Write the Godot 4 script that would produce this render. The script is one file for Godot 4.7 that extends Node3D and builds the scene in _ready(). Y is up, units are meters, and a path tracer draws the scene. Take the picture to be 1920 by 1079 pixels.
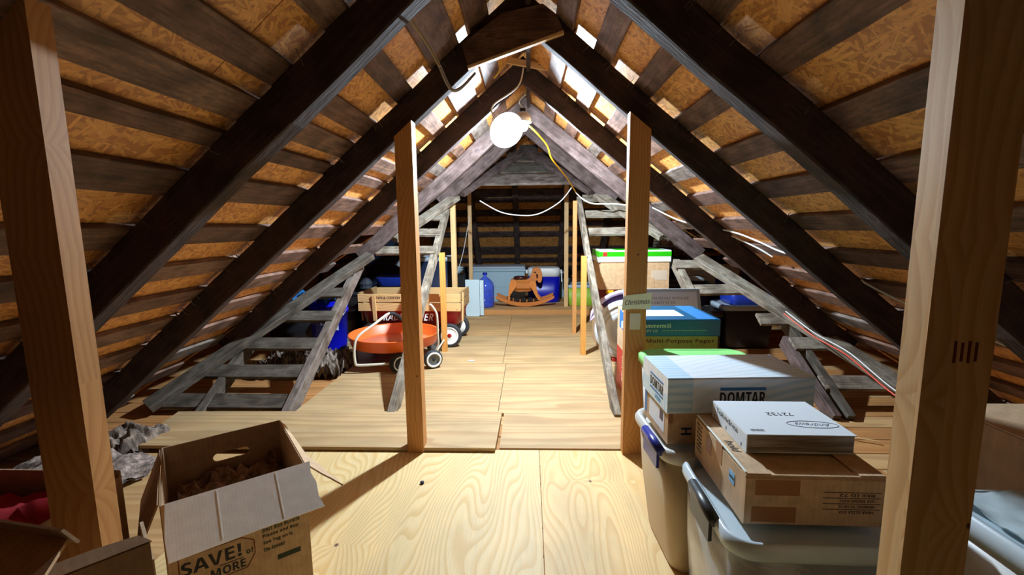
extends Node3D

# Attic: world x right, y up, depth d = -z along the ridge. Camera stands at x = 0, d = 0.
var M := {}
var rng := RandomNumberGenerator.new()
const EYE := 1.03
const APEX := {-1: 1.905, 1: 1.845}   # where the undersides of the front rafters would meet the ridge, left and right
const PITCH := {-1: 0.86, 1: 0.83}    # rise over run of the front roof, left and right
const DEEP := 0.108                   # depth of the rafters
const OLD := 0.66         # rise over run of the older roof slope the front attic was built against
const FOOT := 2.38        # depth where that older slope meets the floor

func V(x: float, y: float, d: float) -> Vector3:
	return Vector3(x, y, -d)

# ---------------------------------------------------------------- mesh helpers
func tri(st: SurfaceTool, p: Array, uv: Array, n: Array) -> void:
	var face: Vector3 = (p[1] - p[0]).cross(p[2] - p[0])
	var order := [0, 1, 2]
	if face.dot(n[0] + n[1] + n[2]) > 0.0:
		order = [0, 2, 1]
	for i in order:
		st.set_normal(n[i])
		st.set_uv(uv[i])
		st.add_vertex(p[i])

func quad(st: SurfaceTool, a: Vector3, b: Vector3, c: Vector3, e: Vector3, ua: Vector2, ub: Vector2, uc: Vector2, ue: Vector2, n: Vector3) -> void:
	tri(st, [a, b, c], [ua, ub, uc], [n, n, n])
	tri(st, [a, c, e], [ua, uc, ue], [n, n, n])

func begin() -> SurfaceTool:
	var st := SurfaceTool.new()
	st.begin(Mesh.PRIMITIVE_TRIANGLES)
	return st

# a sawn stick: length along x, thickness along y, width along z; chamfered edges, slightly uneven
func plank(l: float, h: float, w: float, c := 0.002, n := 1, j := 0.0) -> ArrayMesh:
	var st := begin()
	var y := h / 2.0
	var z := w / 2.0
	var ring := [Vector2(y, -z + c), Vector2(y, z - c), Vector2(y - c, z), Vector2(-y + c, z), Vector2(-y, z - c), Vector2(-y, -z + c), Vector2(-y + c, -z), Vector2(y - c, -z)]
	var off := Vector2(rng.randf() * 3.0, rng.randf() * 3.0)
	var rings := []
	for i in n + 1:
		var x := -l / 2.0 + l * i / n
		var r := []
		var dy := rng.randf_range(-j, j)
		var dz := rng.randf_range(-j, j)
		for k in 8:
			r.append(Vector3(x, ring[k].x + dy * 0.6 + rng.randf_range(-j, j) * 0.5, ring[k].y + dz * 0.6 + rng.randf_range(-j, j) * 0.5))
		rings.append(r)
	for i in n:
		var v := 0.0
		for k in 8:
			var m := (k + 1) % 8
			var wv: float = (ring[m] - ring[k]).length()
			var a: Vector3 = rings[i][k]
			var b: Vector3 = rings[i + 1][k]
			var e: Vector3 = rings[i + 1][m]
			var f: Vector3 = rings[i][m]
			var nn := (b - a).cross(f - a).normalized()
			var mid := (a + e) / 2.0
			if nn.dot(Vector3(0, mid.y / h, mid.z / w)) < 0.0:
				nn = -nn
			quad(st, a, b, e, f, off + Vector2(a.x, v), off + Vector2(b.x, v), off + Vector2(e.x, v + wv), off + Vector2(f.x, v + wv), nn)
			v += wv
	for s in [0, n]:
		var nx := Vector3(-1 if s == 0 else 1, 0, 0)
		for k in range(1, 7):
			var p := [rings[s][0], rings[s][k], rings[s][k + 1]]
			tri(st, p, [Vector2(p[0].y * 0.2, p[0].z), Vector2(p[1].y * 0.2, p[1].z), Vector2(p[2].y * 0.2, p[2].z)], [nx, nx, nx])
	return st.commit()

# a flat outline (x, y) with thickness along z
func slab(poly: PackedVector2Array, th: float, swap := false, off := Vector2.ZERO) -> ArrayMesh:
	var st := begin()
	var idx := Geometry2D.triangulate_polygon(poly)
	if idx.is_empty():
		poly.reverse()
		idx = Geometry2D.triangulate_polygon(poly)
	var uvf := func(p: Vector2) -> Vector2: return off + (Vector2(p.y, p.x) if swap else p)
	for s in [-1.0, 1.0]:
		var n := Vector3(0, 0, s)
		for i in range(0, idx.size(), 3):
			var p := []
			var u := []
			for k in 3:
				var q := poly[idx[i + k]]
				p.append(Vector3(q.x, q.y, s * th / 2.0))
				u.append(uvf.call(q))
			tri(st, p, u, [n, n, n])
	var ccw := not Geometry2D.is_polygon_clockwise(poly)
	for i in poly.size():
		var a := poly[i]
		var b := poly[(i + 1) % poly.size()]
		var t := (b - a).normalized()
		var n := Vector3(t.y, -t.x, 0) if ccw else Vector3(-t.y, t.x, 0)
		var e := Vector2(0, th) if not swap or absf(t.y) > 0.7 else Vector2(th, 0)
		quad(st, Vector3(a.x, a.y, -th / 2), Vector3(b.x, b.y, -th / 2), Vector3(b.x, b.y, th / 2), Vector3(a.x, a.y, th / 2), uvf.call(a), uvf.call(b), uvf.call(b) + e, uvf.call(a) + e, n)
	return st.commit()

# rings of equal length joined in order; smooth across rings where smooth is true
func loft(rings: Array, cap_first := true, cap_last := true, smooth := true, uvs := 1.0) -> ArrayMesh:
	var st := begin()
	var count: int = rings.size()
	var m: int = rings[0].size()
	st.set_smooth_group(0 if smooth else -1)
	var u := 0.0
	for i in count - 1:
		var du: float = (rings[i + 1][0] - rings[i][0]).length()
		var v := 0.0
		for k in m:
			var q := (k + 1) % m
			var dv: float = (rings[i][q] - rings[i][k]).length()
			var p := [rings[i][k], rings[i][q], rings[i + 1][q], rings[i + 1][k]]
			var w := [Vector2(u, v), Vector2(u, v + dv), Vector2(u + du, v + dv), Vector2(u + du, v)]
			for t in [[0, 1, 2], [0, 2, 3]]:
				for z in t:
					st.set_uv(w[z] * uvs)
					st.add_vertex(p[z])
			v += dv
		u += du
	st.set_smooth_group(-1)
	for e in [[0, cap_first], [count - 1, cap_last]]:
		if not e[1]:
			continue
		var r = rings[e[0]]
		var c := Vector3.ZERO
		for p in r:
			c += p
		c /= m
		for k in m:
			var q := (k + 1) % m
			var p := [c, r[q], r[k]] if e[0] == 0 else [c, r[k], r[q]]
			for z in p:
				st.set_uv(Vector2(z.x, z.z) * uvs)
				st.add_vertex(z)
	st.generate_normals()
	return st.commit()

# rounded rectangle in the xz plane, running so that loft() upwards faces outwards
func rr(w: float, d: float, r: float, y: float, n := 4) -> Array:
	var out := []
	for c in 4:
		var cx := (w / 2 - r) * (1.0 if c == 0 or c == 3 else -1.0)
		var cz := (d / 2 - r) * (1.0 if c < 2 else -1.0)
		for i in n + 1:
			var a := PI / 2 * (c + float(i) / n)
			out.append(Vector3(cx + r * cos(a), y, cz + r * sin(a)))
	out.reverse()
	return out

func lathe(profile: Array, seg := 28, smooth := true, caps := true) -> ArrayMesh:
	var rings := []
	for p in profile:
		var r := []
		for k in seg:
			var a := -TAU * k / seg
			r.append(Vector3(maxf(p.x, 0.0004) * cos(a), p.y, maxf(p.x, 0.0004) * sin(a)))
		rings.append(r)
	return loft(rings, caps, caps, smooth)

func curve(pts: Array, n := 6) -> Array:
	var out := []
	for i in pts.size() - 1:
		var a: Vector3 = pts[maxi(i - 1, 0)]
		var b: Vector3 = pts[i]
		var c: Vector3 = pts[i + 1]
		var e: Vector3 = pts[mini(i + 2, pts.size() - 1)]
		for k in n:
			out.append(b.cubic_interpolate(c, a, e, float(k) / n))
	out.append(pts[-1])
	return out

func tube(pts: Array, r: float, seg := 8) -> ArrayMesh:
	var rings := []
	var side := Vector3.ZERO
	for i in pts.size():
		var t: Vector3 = (pts[mini(i + 1, pts.size() - 1)] - pts[maxi(i - 1, 0)]).normalized()
		if side == Vector3.ZERO:
			side = t.cross(Vector3.UP if absf(t.y) < 0.9 else Vector3.RIGHT).normalized()
		side = (side - t * side.dot(t)).normalized()
		var up := side.cross(t)
		var ring := []
		for k in seg:
			var a := TAU * k / seg
			ring.append(pts[i] + (side * cos(a) + up * sin(a)) * r)
		rings.append(ring)
	return loft(rings)

# a crumpled sheet w by d with some thickness
func crumple(w: float, d: float, n: int, amp: float, f: float, seed_: int, th := 0.012, drop := 0.0) -> ArrayMesh:
	var no := FastNoiseLite.new()
	no.seed = seed_
	no.frequency = f
	no.fractal_octaves = 4
	var st := begin()
	st.set_smooth_group(0)
	var at := func(i: int, k: int, s: float) -> Vector3:
		var x := w * (float(i) / n - 0.5)
		var z := d * (float(k) / n - 0.5)
		var e := 1.0 - maxf(absf(x) / w, absf(z) / d) * 2.0
		var wob := no.get_noise_2d(x * 100 + 400, z * 100) * 0.06
		return Vector3(x + wob * w, no.get_noise_2d(x * 100, z * 100) * amp + amp * 0.6 + s * th - drop * (1.0 - smoothstep(0.0, 0.5, e)), z + wob * d)
	for i in n:
		for k in n:
			for s in [0.0, 1.0]:
				var p := [at.call(i, k, s), at.call(i + 1, k, s), at.call(i + 1, k + 1, s), at.call(i, k + 1, s)]
				for t in ([[0, 1, 2], [0, 2, 3]] if s == 1.0 else [[0, 2, 1], [0, 3, 2]]):
					for z in t:
						st.set_uv(Vector2(p[z].x, p[z].z))
						st.add_vertex(p[z])
	st.generate_normals()
	return st.commit()

# ---------------------------------------------------------------- nodes
var used := {}
func numbered(called: String) -> String:
	used[called] = used.get(called, -1) + 1
	return called if used[called] == 0 else "%s_%03d" % [called, used[called]]

func thing(called: String, label: String, category: String, at := Vector3.ZERO, turn := 0.0, group := "") -> Node3D:
	var o := Node3D.new()
	o.name = numbered(called)
	add_child(o)
	o.position = at
	o.rotation.y = turn
	tag(o, label, category, group)
	return o

func tag(o: Node3D, label: String, category: String, group := "") -> void:
	o.set_meta("label", label)
	o.set_meta("category", category)
	if group:
		o.set_meta("group", group)

func part(called: String, mesh: Mesh, mat: Material, parent: Node3D, xf := Transform3D()) -> MeshInstance3D:
	var o := MeshInstance3D.new()
	o.name = numbered(called) if parent == self else called
	o.mesh = mesh
	o.material_override = mat
	parent.add_child(o, true)
	o.transform = xf
	return o

func frame(called: String, parent: Node3D, kind := "") -> Node3D:
	var o := Node3D.new()
	o.name = numbered(called) if parent == self else called
	parent.add_child(o, true)
	if kind:
		o.set_meta("kind", kind)
	return o

func along(a: Vector3, b: Vector3, up: Vector3) -> Transform3D:
	var x := (b - a).normalized()
	var z := x.cross(up).normalized()
	return Transform3D(Basis(x, z.cross(x), z), (a + b) / 2.0)

# a sawn piece from a to b; h is its measure along up, w across
func beam(called: String, mat: Material, parent: Node3D, a: Vector3, b: Vector3, h: float, w: float, up: Vector3, c := 0.002, j := 0.0015, step := 0.3) -> MeshInstance3D:
	var l := (b - a).length()
	return part(called, plank(l, h, w, c, maxi(1, int(l / step)), j), mat, parent, along(a, b, up))

func box(called: String, mat: Material, parent: Node3D, size: Vector3, at: Vector3, c := 0.002) -> MeshInstance3D:
	return part(called, plank(size.x, size.y, size.z, minf(c, minf(size.y, size.z) * 0.4)), mat, parent, Transform3D(Basis(), at))

# raised print of a given letter height, centred at `at`, facing n, written along right
func print_text(s: String, h: float, at: Vector3, right: Vector3, n: Vector3, mat: Material, parent: Node3D, font := "Droid Sans", weight := 400, fit := 0.0, called := "lettering", slant := 0.0) -> void:
	var t := TextMesh.new()
	var f := SystemFont.new()
	f.font_names = PackedStringArray([font])
	f.font_weight = weight
	t.font = f
	t.font_size = 48
	t.pixel_size = 0.01
	t.depth = 0.02
	t.curve_step = 2.0
	t.text = s
	var box_ := t.get_aabb()
	var k := h / box_.size.y
	var kx := fit / box_.size.x if fit > 0.0 else k
	var x := right.normalized()
	var z := n.normalized()
	var y := z.cross(x).normalized()
	var c := box_.get_center()
	part(called, t, mat, parent, Transform3D(Basis(x * kx, y * k + x * k * slant, z * 0.03), at - x * kx * c.x - (y + x * slant) * k * c.y))

# ---------------------------------------------------------------- textures
func tex(w: int, h: int, data: PackedByteArray) -> ImageTexture:
	return ImageTexture.create_from_image(Image.create_from_data(w, h, false, Image.FORMAT_RGB8, data))

func noise(seed_: int, f: float, oct := 3) -> FastNoiseLite:
	var n := FastNoiseLite.new()
	n.seed = seed_
	n.noise_type = FastNoiseLite.TYPE_SIMPLEX_SMOOTH
	n.frequency = f
	n.fractal_octaves = oct
	return n

# figured wood: x runs along the grain. size in metres, bands = growth lines per metre across
func figure(w: int, h: int, size: Vector2, bands: float, sway: float, reach: float, knots: Array, ca: Color, cb: Color, seed_: int, sharp := 0.45, blotch := 0.12) -> ImageTexture:
	var data := PackedByteArray()
	data.resize(w * h * 3)
	var n1 := noise(seed_, 1.0, 2)
	var n2 := noise(seed_ + 7, 1.0, 3)
	var o := 0
	var sx := size.x / w
	var sy := size.y / h
	var kc := knots.size()
	for j in h:
		var y := j * sy
		for i in w:
			var x := i * sx
			var g := y * bands + sway * n1.get_noise_2d(x * reach, y * 3.2)
			var dark := 0.0
			for q in kc:
				var k: Vector3 = knots[q]
				var dx := absf(x - k.x)
				if dx < k.z * 5.0:
					var dy := y - k.y
					var fall := 1.0 - dx / (k.z * 5.0)
					g += 2.4 * atan(dy / (0.012 + dx * 0.55)) * fall * fall * exp(-absf(dy) * 9.0)
					var rr_ := (dx * dx * 0.6 + dy * dy) / (k.z * k.z * 0.012)
					if rr_ < 2.0:
						dark = maxf(dark, 1.0 - rr_ * 0.5)
			var t := g - floorf(g)
			t = smoothstep(sharp, 0.92, t) * (1.0 - smoothstep(0.94, 1.0, t))
			var fine := n2.get_noise_2d(x * 9.0, y * 160.0)
			var big := n2.get_noise_2d(x * 2.0 + 50.0, y * 5.0)
			var c := ca.lerp(cb, clampf(t * 0.8 + fine * 0.28 + big * blotch * 2.0, 0.0, 1.0))
			var s := 1.0 + big * blotch + fine * 0.06
			if dark > 0.0:
				c = c.lerp(Color(0.34, 0.22, 0.14), minf(dark * 1.1, 0.85))
			data[o] = clampi(int(c.r * s * 255), 0, 255)
			data[o + 1] = clampi(int(c.g * s * 255), 0, 255)
			data[o + 2] = clampi(int(c.b * s * 255), 0, 255)
			o += 3
	return tex(w, h, data)

# weathered sawn wood in greys, tinted by each material
func grain(w: int, h: int, seed_: int) -> ImageTexture:
	var data := PackedByteArray()
	data.resize(w * h * 3)
	var n1 := noise(seed_, 1.0, 3)
	var n2 := noise(seed_ + 3, 1.0, 2)
	var o := 0
	for j in h:
		var y := float(j) / h
		for i in w:
			var x := float(i) / w
			var a := x * TAU
			var cx := cos(a) * 0.8
			var cy := sin(a) * 0.8
			var f := n1.get_noise_3d(cx, cy, y * 34.0)
			var b := n2.get_noise_3d(cx * 1.6 + 9.0, cy * 1.6, y * 5.0)
			var p := n2.get_noise_3d(cx * 9.0, cy * 9.0, y * 46.0)
			var v := 0.72 + 0.2 * f + 0.26 * b + (0.1 * p)
			if b > 0.42 and f > 0.1:
				v -= 0.35 * (b - 0.42) * 4.0
			var q := clampi(int(v * 255), 30, 255)
			data[o] = q
			data[o + 1] = clampi(int(q * (0.97 + 0.05 * b)), 0, 255)
			data[o + 2] = clampi(int(q * (0.94 + 0.1 * b)), 0, 255)
			o += 3
	return tex(w, h, data)

# pressed board of long flakes lying every way
func flakes(w: int, count: int, seed_: int) -> ImageTexture:
	var data := PackedByteArray()
	data.resize(w * w * 3)
	var r := RandomNumberGenerator.new()
	r.seed = seed_
	for i in w * w:
		data[i * 3] = 188
		data[i * 3 + 1] = 142
		data[i * 3 + 2] = 90
	for k in count:
		var cx := r.randf() * w
		var cy := r.randf() * w
		var a := r.randfn(0.0, 0.55) + (PI / 2 if r.randf() < 0.28 else 0.0)
		var l := r.randi_range(34, 84)
		var b := r.randi_range(6, 17)
		var t := r.randf()
		var c := Color(0.84, 0.67, 0.43).lerp(Color(0.95, 0.80, 0.56), t) if r.randf() > 0.10 else Color(0.76, 0.57, 0.36)
		var ca := cos(a)
		var sa := sin(a)
		for v in b:
			var edge := 0.82 if v == 0 else (0.92 if v == b - 1 else 1.0)
			edge *= 1.0 + 0.06 * sin(v * 2.3 + k)
			var cr := clampi(int(c.r * edge * 255), 0, 255)
			var cg := clampi(int(c.g * edge * 255), 0, 255)
			var cb := clampi(int(c.b * edge * 255), 0, 255)
			var skew := (v * 7 + k) % 5
			for u in range(skew, l - skew):
				var px := posmod(int(cx + u * ca - v * sa), w)
				var py := posmod(int(cy + u * sa + v * ca), w)
				var o := (py * w + px) * 3
				data[o] = cr
				data[o + 1] = cg
				data[o + 2] = cb
	return tex(w, w, data)

func speckle(w: int, base: Color, seed_: int, ribs: float, amount: float) -> ImageTexture:
	var data := PackedByteArray()
	data.resize(w * w * 3)
	var n1 := noise(seed_, 0.02, 4)
	var n2 := noise(seed_ + 1, 0.3, 2)
	var o := 0
	for j in w:
		for i in w:
			var v := 1.0 + amount * (n1.get_noise_2d(i, j) * 0.9 + n2.get_noise_2d(i * 0.25, j) * 0.5) + ribs * sin(i * TAU * 32.0 / w) * 0.5
			data[o] = clampi(int(base.r * v * 255), 0, 255)
			data[o + 1] = clampi(int(base.g * v * 255), 0, 255)
			data[o + 2] = clampi(int(base.b * v * 255), 0, 255)
			o += 3
	return tex(w, w, data)

# sweeping pale blue lines as printed on a paper carton
func sweep(w: int, h: int, c0: Color, c1: Color) -> ImageTexture:
	var data := PackedByteArray()
	data.resize(w * h * 3)
	var o := 0
	for j in h:
		for i in w:
			var x := float(i) / w
			var y := float(j) / h
			var g := y * 9.0 + sin(x * 2.6 - 0.4) * 3.2 * (0.4 + y) + x * x * 2.0
			var line := smoothstep(0.6, 1.0, absf(sin(g * 2.6))) * (0.35 + 0.65 * smoothstep(0.0, 1.0, x * 0.9 + 0.2 * sin(g)))
			var c := c0.lerp(c1, clampf(line * 0.6 + 0.45 * smoothstep(0.2, 1.0, x), 0.0, 1.0))
			data[o] = int(c.r * 255)
			data[o + 1] = int(c.g * 255)
			data[o + 2] = int(c.b * 255)
			o += 3
	return tex(w, h, data)

func mat(called: String, c: Color, rough := 0.8, t: Texture2D = null, per := Vector2.ONE, bump := 0.0, metal := 0.0) -> StandardMaterial3D:
	var m := StandardMaterial3D.new()
	m.resource_name = called
	m.albedo_color = c
	m.roughness = rough
	m.metallic = metal
	if t:
		m.albedo_texture = t
		m.uv1_scale = Vector3(1.0 / per.x, 1.0 / per.y, 1)
		if bump > 0.0:
			m.heightmap_enabled = true
			m.heightmap_texture = t
			m.heightmap_scale = bump
	M[called] = m
	return m

func clear(called: String, c: Color, rough := 0.1) -> void:
	var m := mat(called, c, rough)
	m.transparency = BaseMaterial3D.TRANSPARENCY_ALPHA
	m.cull_mode = BaseMaterial3D.CULL_DISABLED

func materials() -> void:
	var g := grain(1024, 512, 5)
	var g2 := grain(512, 256, 23)
	var osb := flakes(1024, 2700, 3)
	var pine := figure(1536, 384, Vector2(1.6, 0.4), 60.0, 3.0, 0.6, [Vector3(0.22, 0.05, 0.03), Vector3(0.62, 0.21, 0.025), Vector3(1.05, 0.1, 0.03), Vector3(1.4, 0.3, 0.03), Vector3(0.95, 0.33, 0.022), Vector3(0.4, 0.3, 0.022)], Color(0.87, 0.74, 0.55), Color(0.80, 0.63, 0.42), 11, 0.25, 0.07)
	var ply_a := figure(1024, 1024, Vector2(1.25, 1.25), 44.0, 7.0, 0.75, [Vector3(0.553, 0.36, 0.07), Vector3(0.518, 0.10, 0.075), Vector3(0.556, 0.546, 0.05), Vector3(0.77, 0.115, 0.06), Vector3(0.09, 0.2, 0.05)], Color(0.94, 0.87, 0.69), Color(0.88, 0.76, 0.53), 31, 0.3, 0.06)
	var ply_b := figure(1024, 1024, Vector2(1.25, 1.25), 40.0, 7.0, 0.7, [Vector3(0.186, 0.075, 0.06), Vector3(0.62, 0.5, 0.05), Vector3(0.95, 0.2, 0.05)], Color(0.93, 0.84, 0.64), Color(0.87, 0.73, 0.50), 47, 0.35, 0.10)
	var ply_m := figure(1024, 512, Vector2(2.4, 1.2), 14.0, 2.2, 0.3, [], Color(0.88, 0.76, 0.56), Color(0.80, 0.65, 0.45), 61, 0.2, 0.10)
	var card := speckle(512, Color(0.79, 0.665, 0.52), 8, 0.035, 0.10)
	var dust := speckle(512, Color(0.55, 0.50, 0.46), 14, 0.0, 0.7)
	var wave := sweep(512, 256, Color(0.95, 0.98, 1.0), Color(0.72, 0.88, 0.97))
	var wall := Vector2(1.6, 0.4)
	var per := Vector2(1.1, 0.45)
	mat("rafter", Color(0.30, 0.215, 0.185), 0.85, g, per, 0.25)
	mat("rafter_red", Color(0.27, 0.18, 0.165), 0.8, g, per, 0.25)
	mat("rafter_pink", Color(0.47, 0.395, 0.38), 0.8, g, per, 0.2)
	mat("board_a", Color(0.55, 0.41, 0.34), 0.7, g, per, 0.2)
	mat("board_b", Color(0.47, 0.345, 0.295), 0.7, g, per, 0.2)
	mat("board_c", Color(0.62, 0.48, 0.40), 0.65, g, per, 0.2)
	mat("board_grey", Color(0.57, 0.52, 0.48), 0.7, g, per, 0.2)
	mat("grey_wood", Color(0.67, 0.63, 0.56), 0.85, g, per, 0.25)
	mat("grey_dark", Color(0.44, 0.405, 0.355), 0.85, g, per, 0.25)
	mat("far_wood", Color(0.46, 0.385, 0.365), 0.8, g2, per)
	mat("osb", Color(1.0, 0.87, 0.70), 0.5, osb, Vector2(0.85, 0.85), 0.12)
	mat("osb_far", Color(1.0, 0.87, 0.70), 0.6, osb, Vector2(1.1, 1.1))
	mat("pine", Color(1.0, 0.97, 0.92), 0.6, pine, wall, 0.06)
	mat("pine_orange", Color(0.90, 0.76, 0.59), 0.6, pine, wall, 0.06)  # same lumber as pine, tinted darker for the shade on the post fronts
	mat("pine_yellow", Color(1.0, 0.86, 0.60), 0.6, pine, wall)
	mat("ply_a", Color(0.93, 0.885, 0.81), 0.6, ply_a, Vector2(1.25, 1.25))
	mat("ply_b", Color(0.93, 0.88, 0.80), 0.6, ply_b, Vector2(1.25, 1.25))
	mat("ply_m", Color(0.81, 0.80, 0.79), 0.65, ply_m, Vector2(2.4, 1.2))
	mat("ply_dusty", Color(0.86, 0.80, 0.73), 0.85, ply_m, Vector2(2.4, 1.2))
	mat("old_floor", Color(0.80, 0.66, 0.52), 0.85, ply_m, Vector2(1.7, 0.8))
	mat("card", Color(1, 1, 1), 0.85, card, Vector2(0.4, 0.4), 0.05)
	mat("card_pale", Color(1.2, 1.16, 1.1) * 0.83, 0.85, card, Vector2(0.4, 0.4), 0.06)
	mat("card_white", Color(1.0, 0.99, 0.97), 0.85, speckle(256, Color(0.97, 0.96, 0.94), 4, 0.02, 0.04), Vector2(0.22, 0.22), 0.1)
	mat("card_dark", Color(0.80, 0.76, 0.74), 0.85, card, Vector2(0.4, 0.4), 0.05)  # darker copy of card, also put on shaded carton walls
	mat("card_olive", Color(0.84, 0.90, 0.52), 0.7, card, Vector2(0.4, 0.4))
	mat("tape", Color(0.62, 0.43, 0.27), 0.35)
	mat("tape_clear", Color(0.80, 0.72, 0.62), 0.2)
	mat("dust", Color(0.86, 0.83, 0.80), 1.0, dust, Vector2(0.5, 0.5), 0.3)
	mat("brown_paper", Color(0.95, 0.82, 0.72), 0.9, dust, Vector2(0.6, 0.6), 0.1)
	mat("grey_cloth", Color(1.0, 0.97, 0.96), 0.95, dust, Vector2(0.4, 0.4), 0.2)
	mat("wave", Color(1, 1, 1), 0.35, wave, Vector2(0.46, 0.23))
	mat("paper", Color(0.90, 0.93, 0.95), 0.55)
	mat("pages", Color(0.86, 0.82, 0.76), 0.9, g2, Vector2(2.0, 0.1), 0.1)
	mat("print_blue", Color(0.16, 0.45, 0.70), 0.5)
	mat("print_sky", Color(0.45, 0.72, 0.90), 0.5)
	mat("ink", Color(0.10, 0.10, 0.12), 0.6)
	mat("ink_navy", Color(0.08, 0.10, 0.25), 0.5)
	mat("ink_green", Color(0.18, 0.22, 0.14), 0.7)
	mat("ink_red", Color(0.42, 0.16, 0.10), 0.7)
	mat("ink_grey", Color(0.42, 0.46, 0.52), 0.7)
	mat("teal", Color(0.02, 0.33, 0.48), 0.3)
	mat("lettering_gold", Color(0.80, 0.82, 0.66), 0.4)
	mat("white_paint", Color(0.92, 0.92, 0.90), 0.4)
	mat("ice_white", Color(0.80, 0.88, 0.90), 0.4)
	mat("chest_blue", Color(0.60, 0.70, 0.74), 0.45)
	mat("sign_blue", Color(0.86, 0.90, 0.95), 0.4)
	mat("green_lid", Color(0.55, 0.86, 0.50), 0.35)
	mat("green_wrap", Color(0.16, 0.72, 0.06), 0.3)
	mat("wrap_white", Color(0.92, 0.96, 0.94), 0.3)
	mat("red", Color(0.62, 0.06, 0.06), 0.35)
	mat("red_cloth", Color(0.62, 0.04, 0.10), 0.95)
	mat("red_dark", Color(0.42, 0.08, 0.06), 0.5)
	mat("box_red", Color(0.72, 0.16, 0.12), 0.5)
	mat("orange_red", Color(0.93, 0.42, 0.16), 0.4)
	mat("tray_inside", Color(0.86, 0.52, 0.40), 0.6)
	mat("rubber", Color(0.09, 0.09, 0.095), 0.75)
	mat("grey_tyre", Color(0.16, 0.165, 0.17), 0.7)
	mat("tube_white", Color(0.82, 0.79, 0.72), 0.35)
	mat("hub", Color(0.42, 0.44, 0.46), 0.35, null, Vector2.ONE, 0.0, 0.6)
	mat("stake", Color(1.0, 0.97, 0.90), 0.6, pine, wall)
	mat("stake_grey", Color(0.72, 0.70, 0.64), 0.7, pine, wall)
	mat("horse", Color(0.92, 0.66, 0.42), 0.4, pine, wall)
	mat("horse_light", Color(1.0, 0.72, 0.42), 0.4, pine, wall)
	mat("saddle", Color(0.26, 0.10, 0.06), 0.3)
	mat("mane", Color(0.30, 0.24, 0.20), 0.9, dust, Vector2(0.3, 0.3), 0.3)
	mat("cooler_blue", Color(0.03, 0.06, 0.62), 0.35)
	mat("bucket_blue", Color(0.03, 0.06, 0.70), 0.4)
	mat("navy", Color(0.05, 0.10, 0.20), 0.5)
	mat("latch_blue", Color(0.08, 0.16, 0.55), 0.3)
	mat("frost", Color(0.80, 0.80, 0.78), 0.35)
	mat("frost_warm", Color(0.76, 0.68, 0.56), 0.4)
	mat("rim_white", Color(0.78, 0.84, 0.87), 0.3)
	mat("latch_grey", Color(0.20, 0.21, 0.22), 0.4)
	mat("tote_grey", Color(0.16, 0.165, 0.18), 0.45)
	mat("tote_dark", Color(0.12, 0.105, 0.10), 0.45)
	mat("lid_grey", Color(0.62, 0.66, 0.70), 0.4)
	mat("lid_blue", Color(0.12, 0.22, 0.62), 0.3)
	mat("lavender", Color(0.80, 0.74, 0.88), 0.35)
	mat("purple", Color(0.22, 0.08, 0.30), 0.5)
	mat("wreath_plastic", Color(0.80, 0.84, 0.88), 0.25)
	mat("lime", Color(0.58, 0.72, 0.20), 0.5)
	mat("black_bag", Color(0.045, 0.045, 0.055), 0.4)
	mat("smoke_bag", Color(0.22, 0.24, 0.27), 0.3)
	mat("silver", Color(0.75, 0.76, 0.78), 0.25, null, Vector2.ONE, 0.0, 0.9)
	mat("reflector", Color(0.93, 0.93, 0.93), 0.35, null, Vector2.ONE, 0.0, 0.6)
	mat("socket", Color(0.12, 0.12, 0.12), 0.5)
	mat("cable_white", Color(0.86, 0.86, 0.84), 0.4)
	mat("cable_cream", Color(0.95, 0.90, 0.74), 0.4)
	mat("cable_yellow", Color(0.90, 0.70, 0.10), 0.4)
	mat("cable_red", Color(0.78, 0.26, 0.16), 0.4)
	mat("tag_paper", Color(0.95, 0.95, 0.92), 0.7)
	mat("nail", Color(0.45, 0.42, 0.40), 0.4, null, Vector2.ONE, 0.0, 0.8)
	clear("clear_plastic", Color(0.86, 0.90, 0.93, 0.28), 0.15)
	var j := mat("jug_blue", Color(0.22, 0.38, 0.92, 0.36), 0.08)
	j.transparency = BaseMaterial3D.TRANSPARENCY_ALPHA
	j.cull_mode = BaseMaterial3D.CULL_DISABLED
	for e in [["bulb_big", Color(0.95, 0.97, 1.0), 14.0]]:
		var b := mat(e[0], Color(0.9, 0.9, 0.9), 0.3)
		b.emission_enabled = true
		b.emission = e[1]
		b.emission_energy_multiplier = e[2]

# ---------------------------------------------------------------- the roof
func rise(x: float) -> float:                 # underside of the front rafters
	var s := -1 if x < 0.0 else 1
	return APEX[s] - PITCH[s] * absf(x)

func half(y: float, s := 1) -> float:         # half width of the front roof at a height, at the underside of the rafters
	return (APEX[s] - y) / PITCH[s]

func old(y: float) -> float:                  # depth of the old slope at a height
	return FOOT + y / OLD

func spring(s: int) -> float:                 # underside of the sheathing at the ridge
	return APEX[s] + DEEP * sqrt(1.0 + PITCH[s] * PITCH[s])

func slope_at(s: int, u: float, off: float, d: float) -> Vector3:
	var p: float = PITCH[s]
	var k := sqrt(1.0 + p * p)
	return V(s * (u / k + off * p / k), spring(s) - u * p / k + off / k, d)

func height_at(s: int, u: float) -> float:
	return spring(s) - u * PITCH[s] / sqrt(1.0 + PITCH[s] * PITCH[s])

func valley(u: float, s := 1) -> float:
	return old(maxf(0.0, height_at(s, u) - 0.06))

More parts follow.
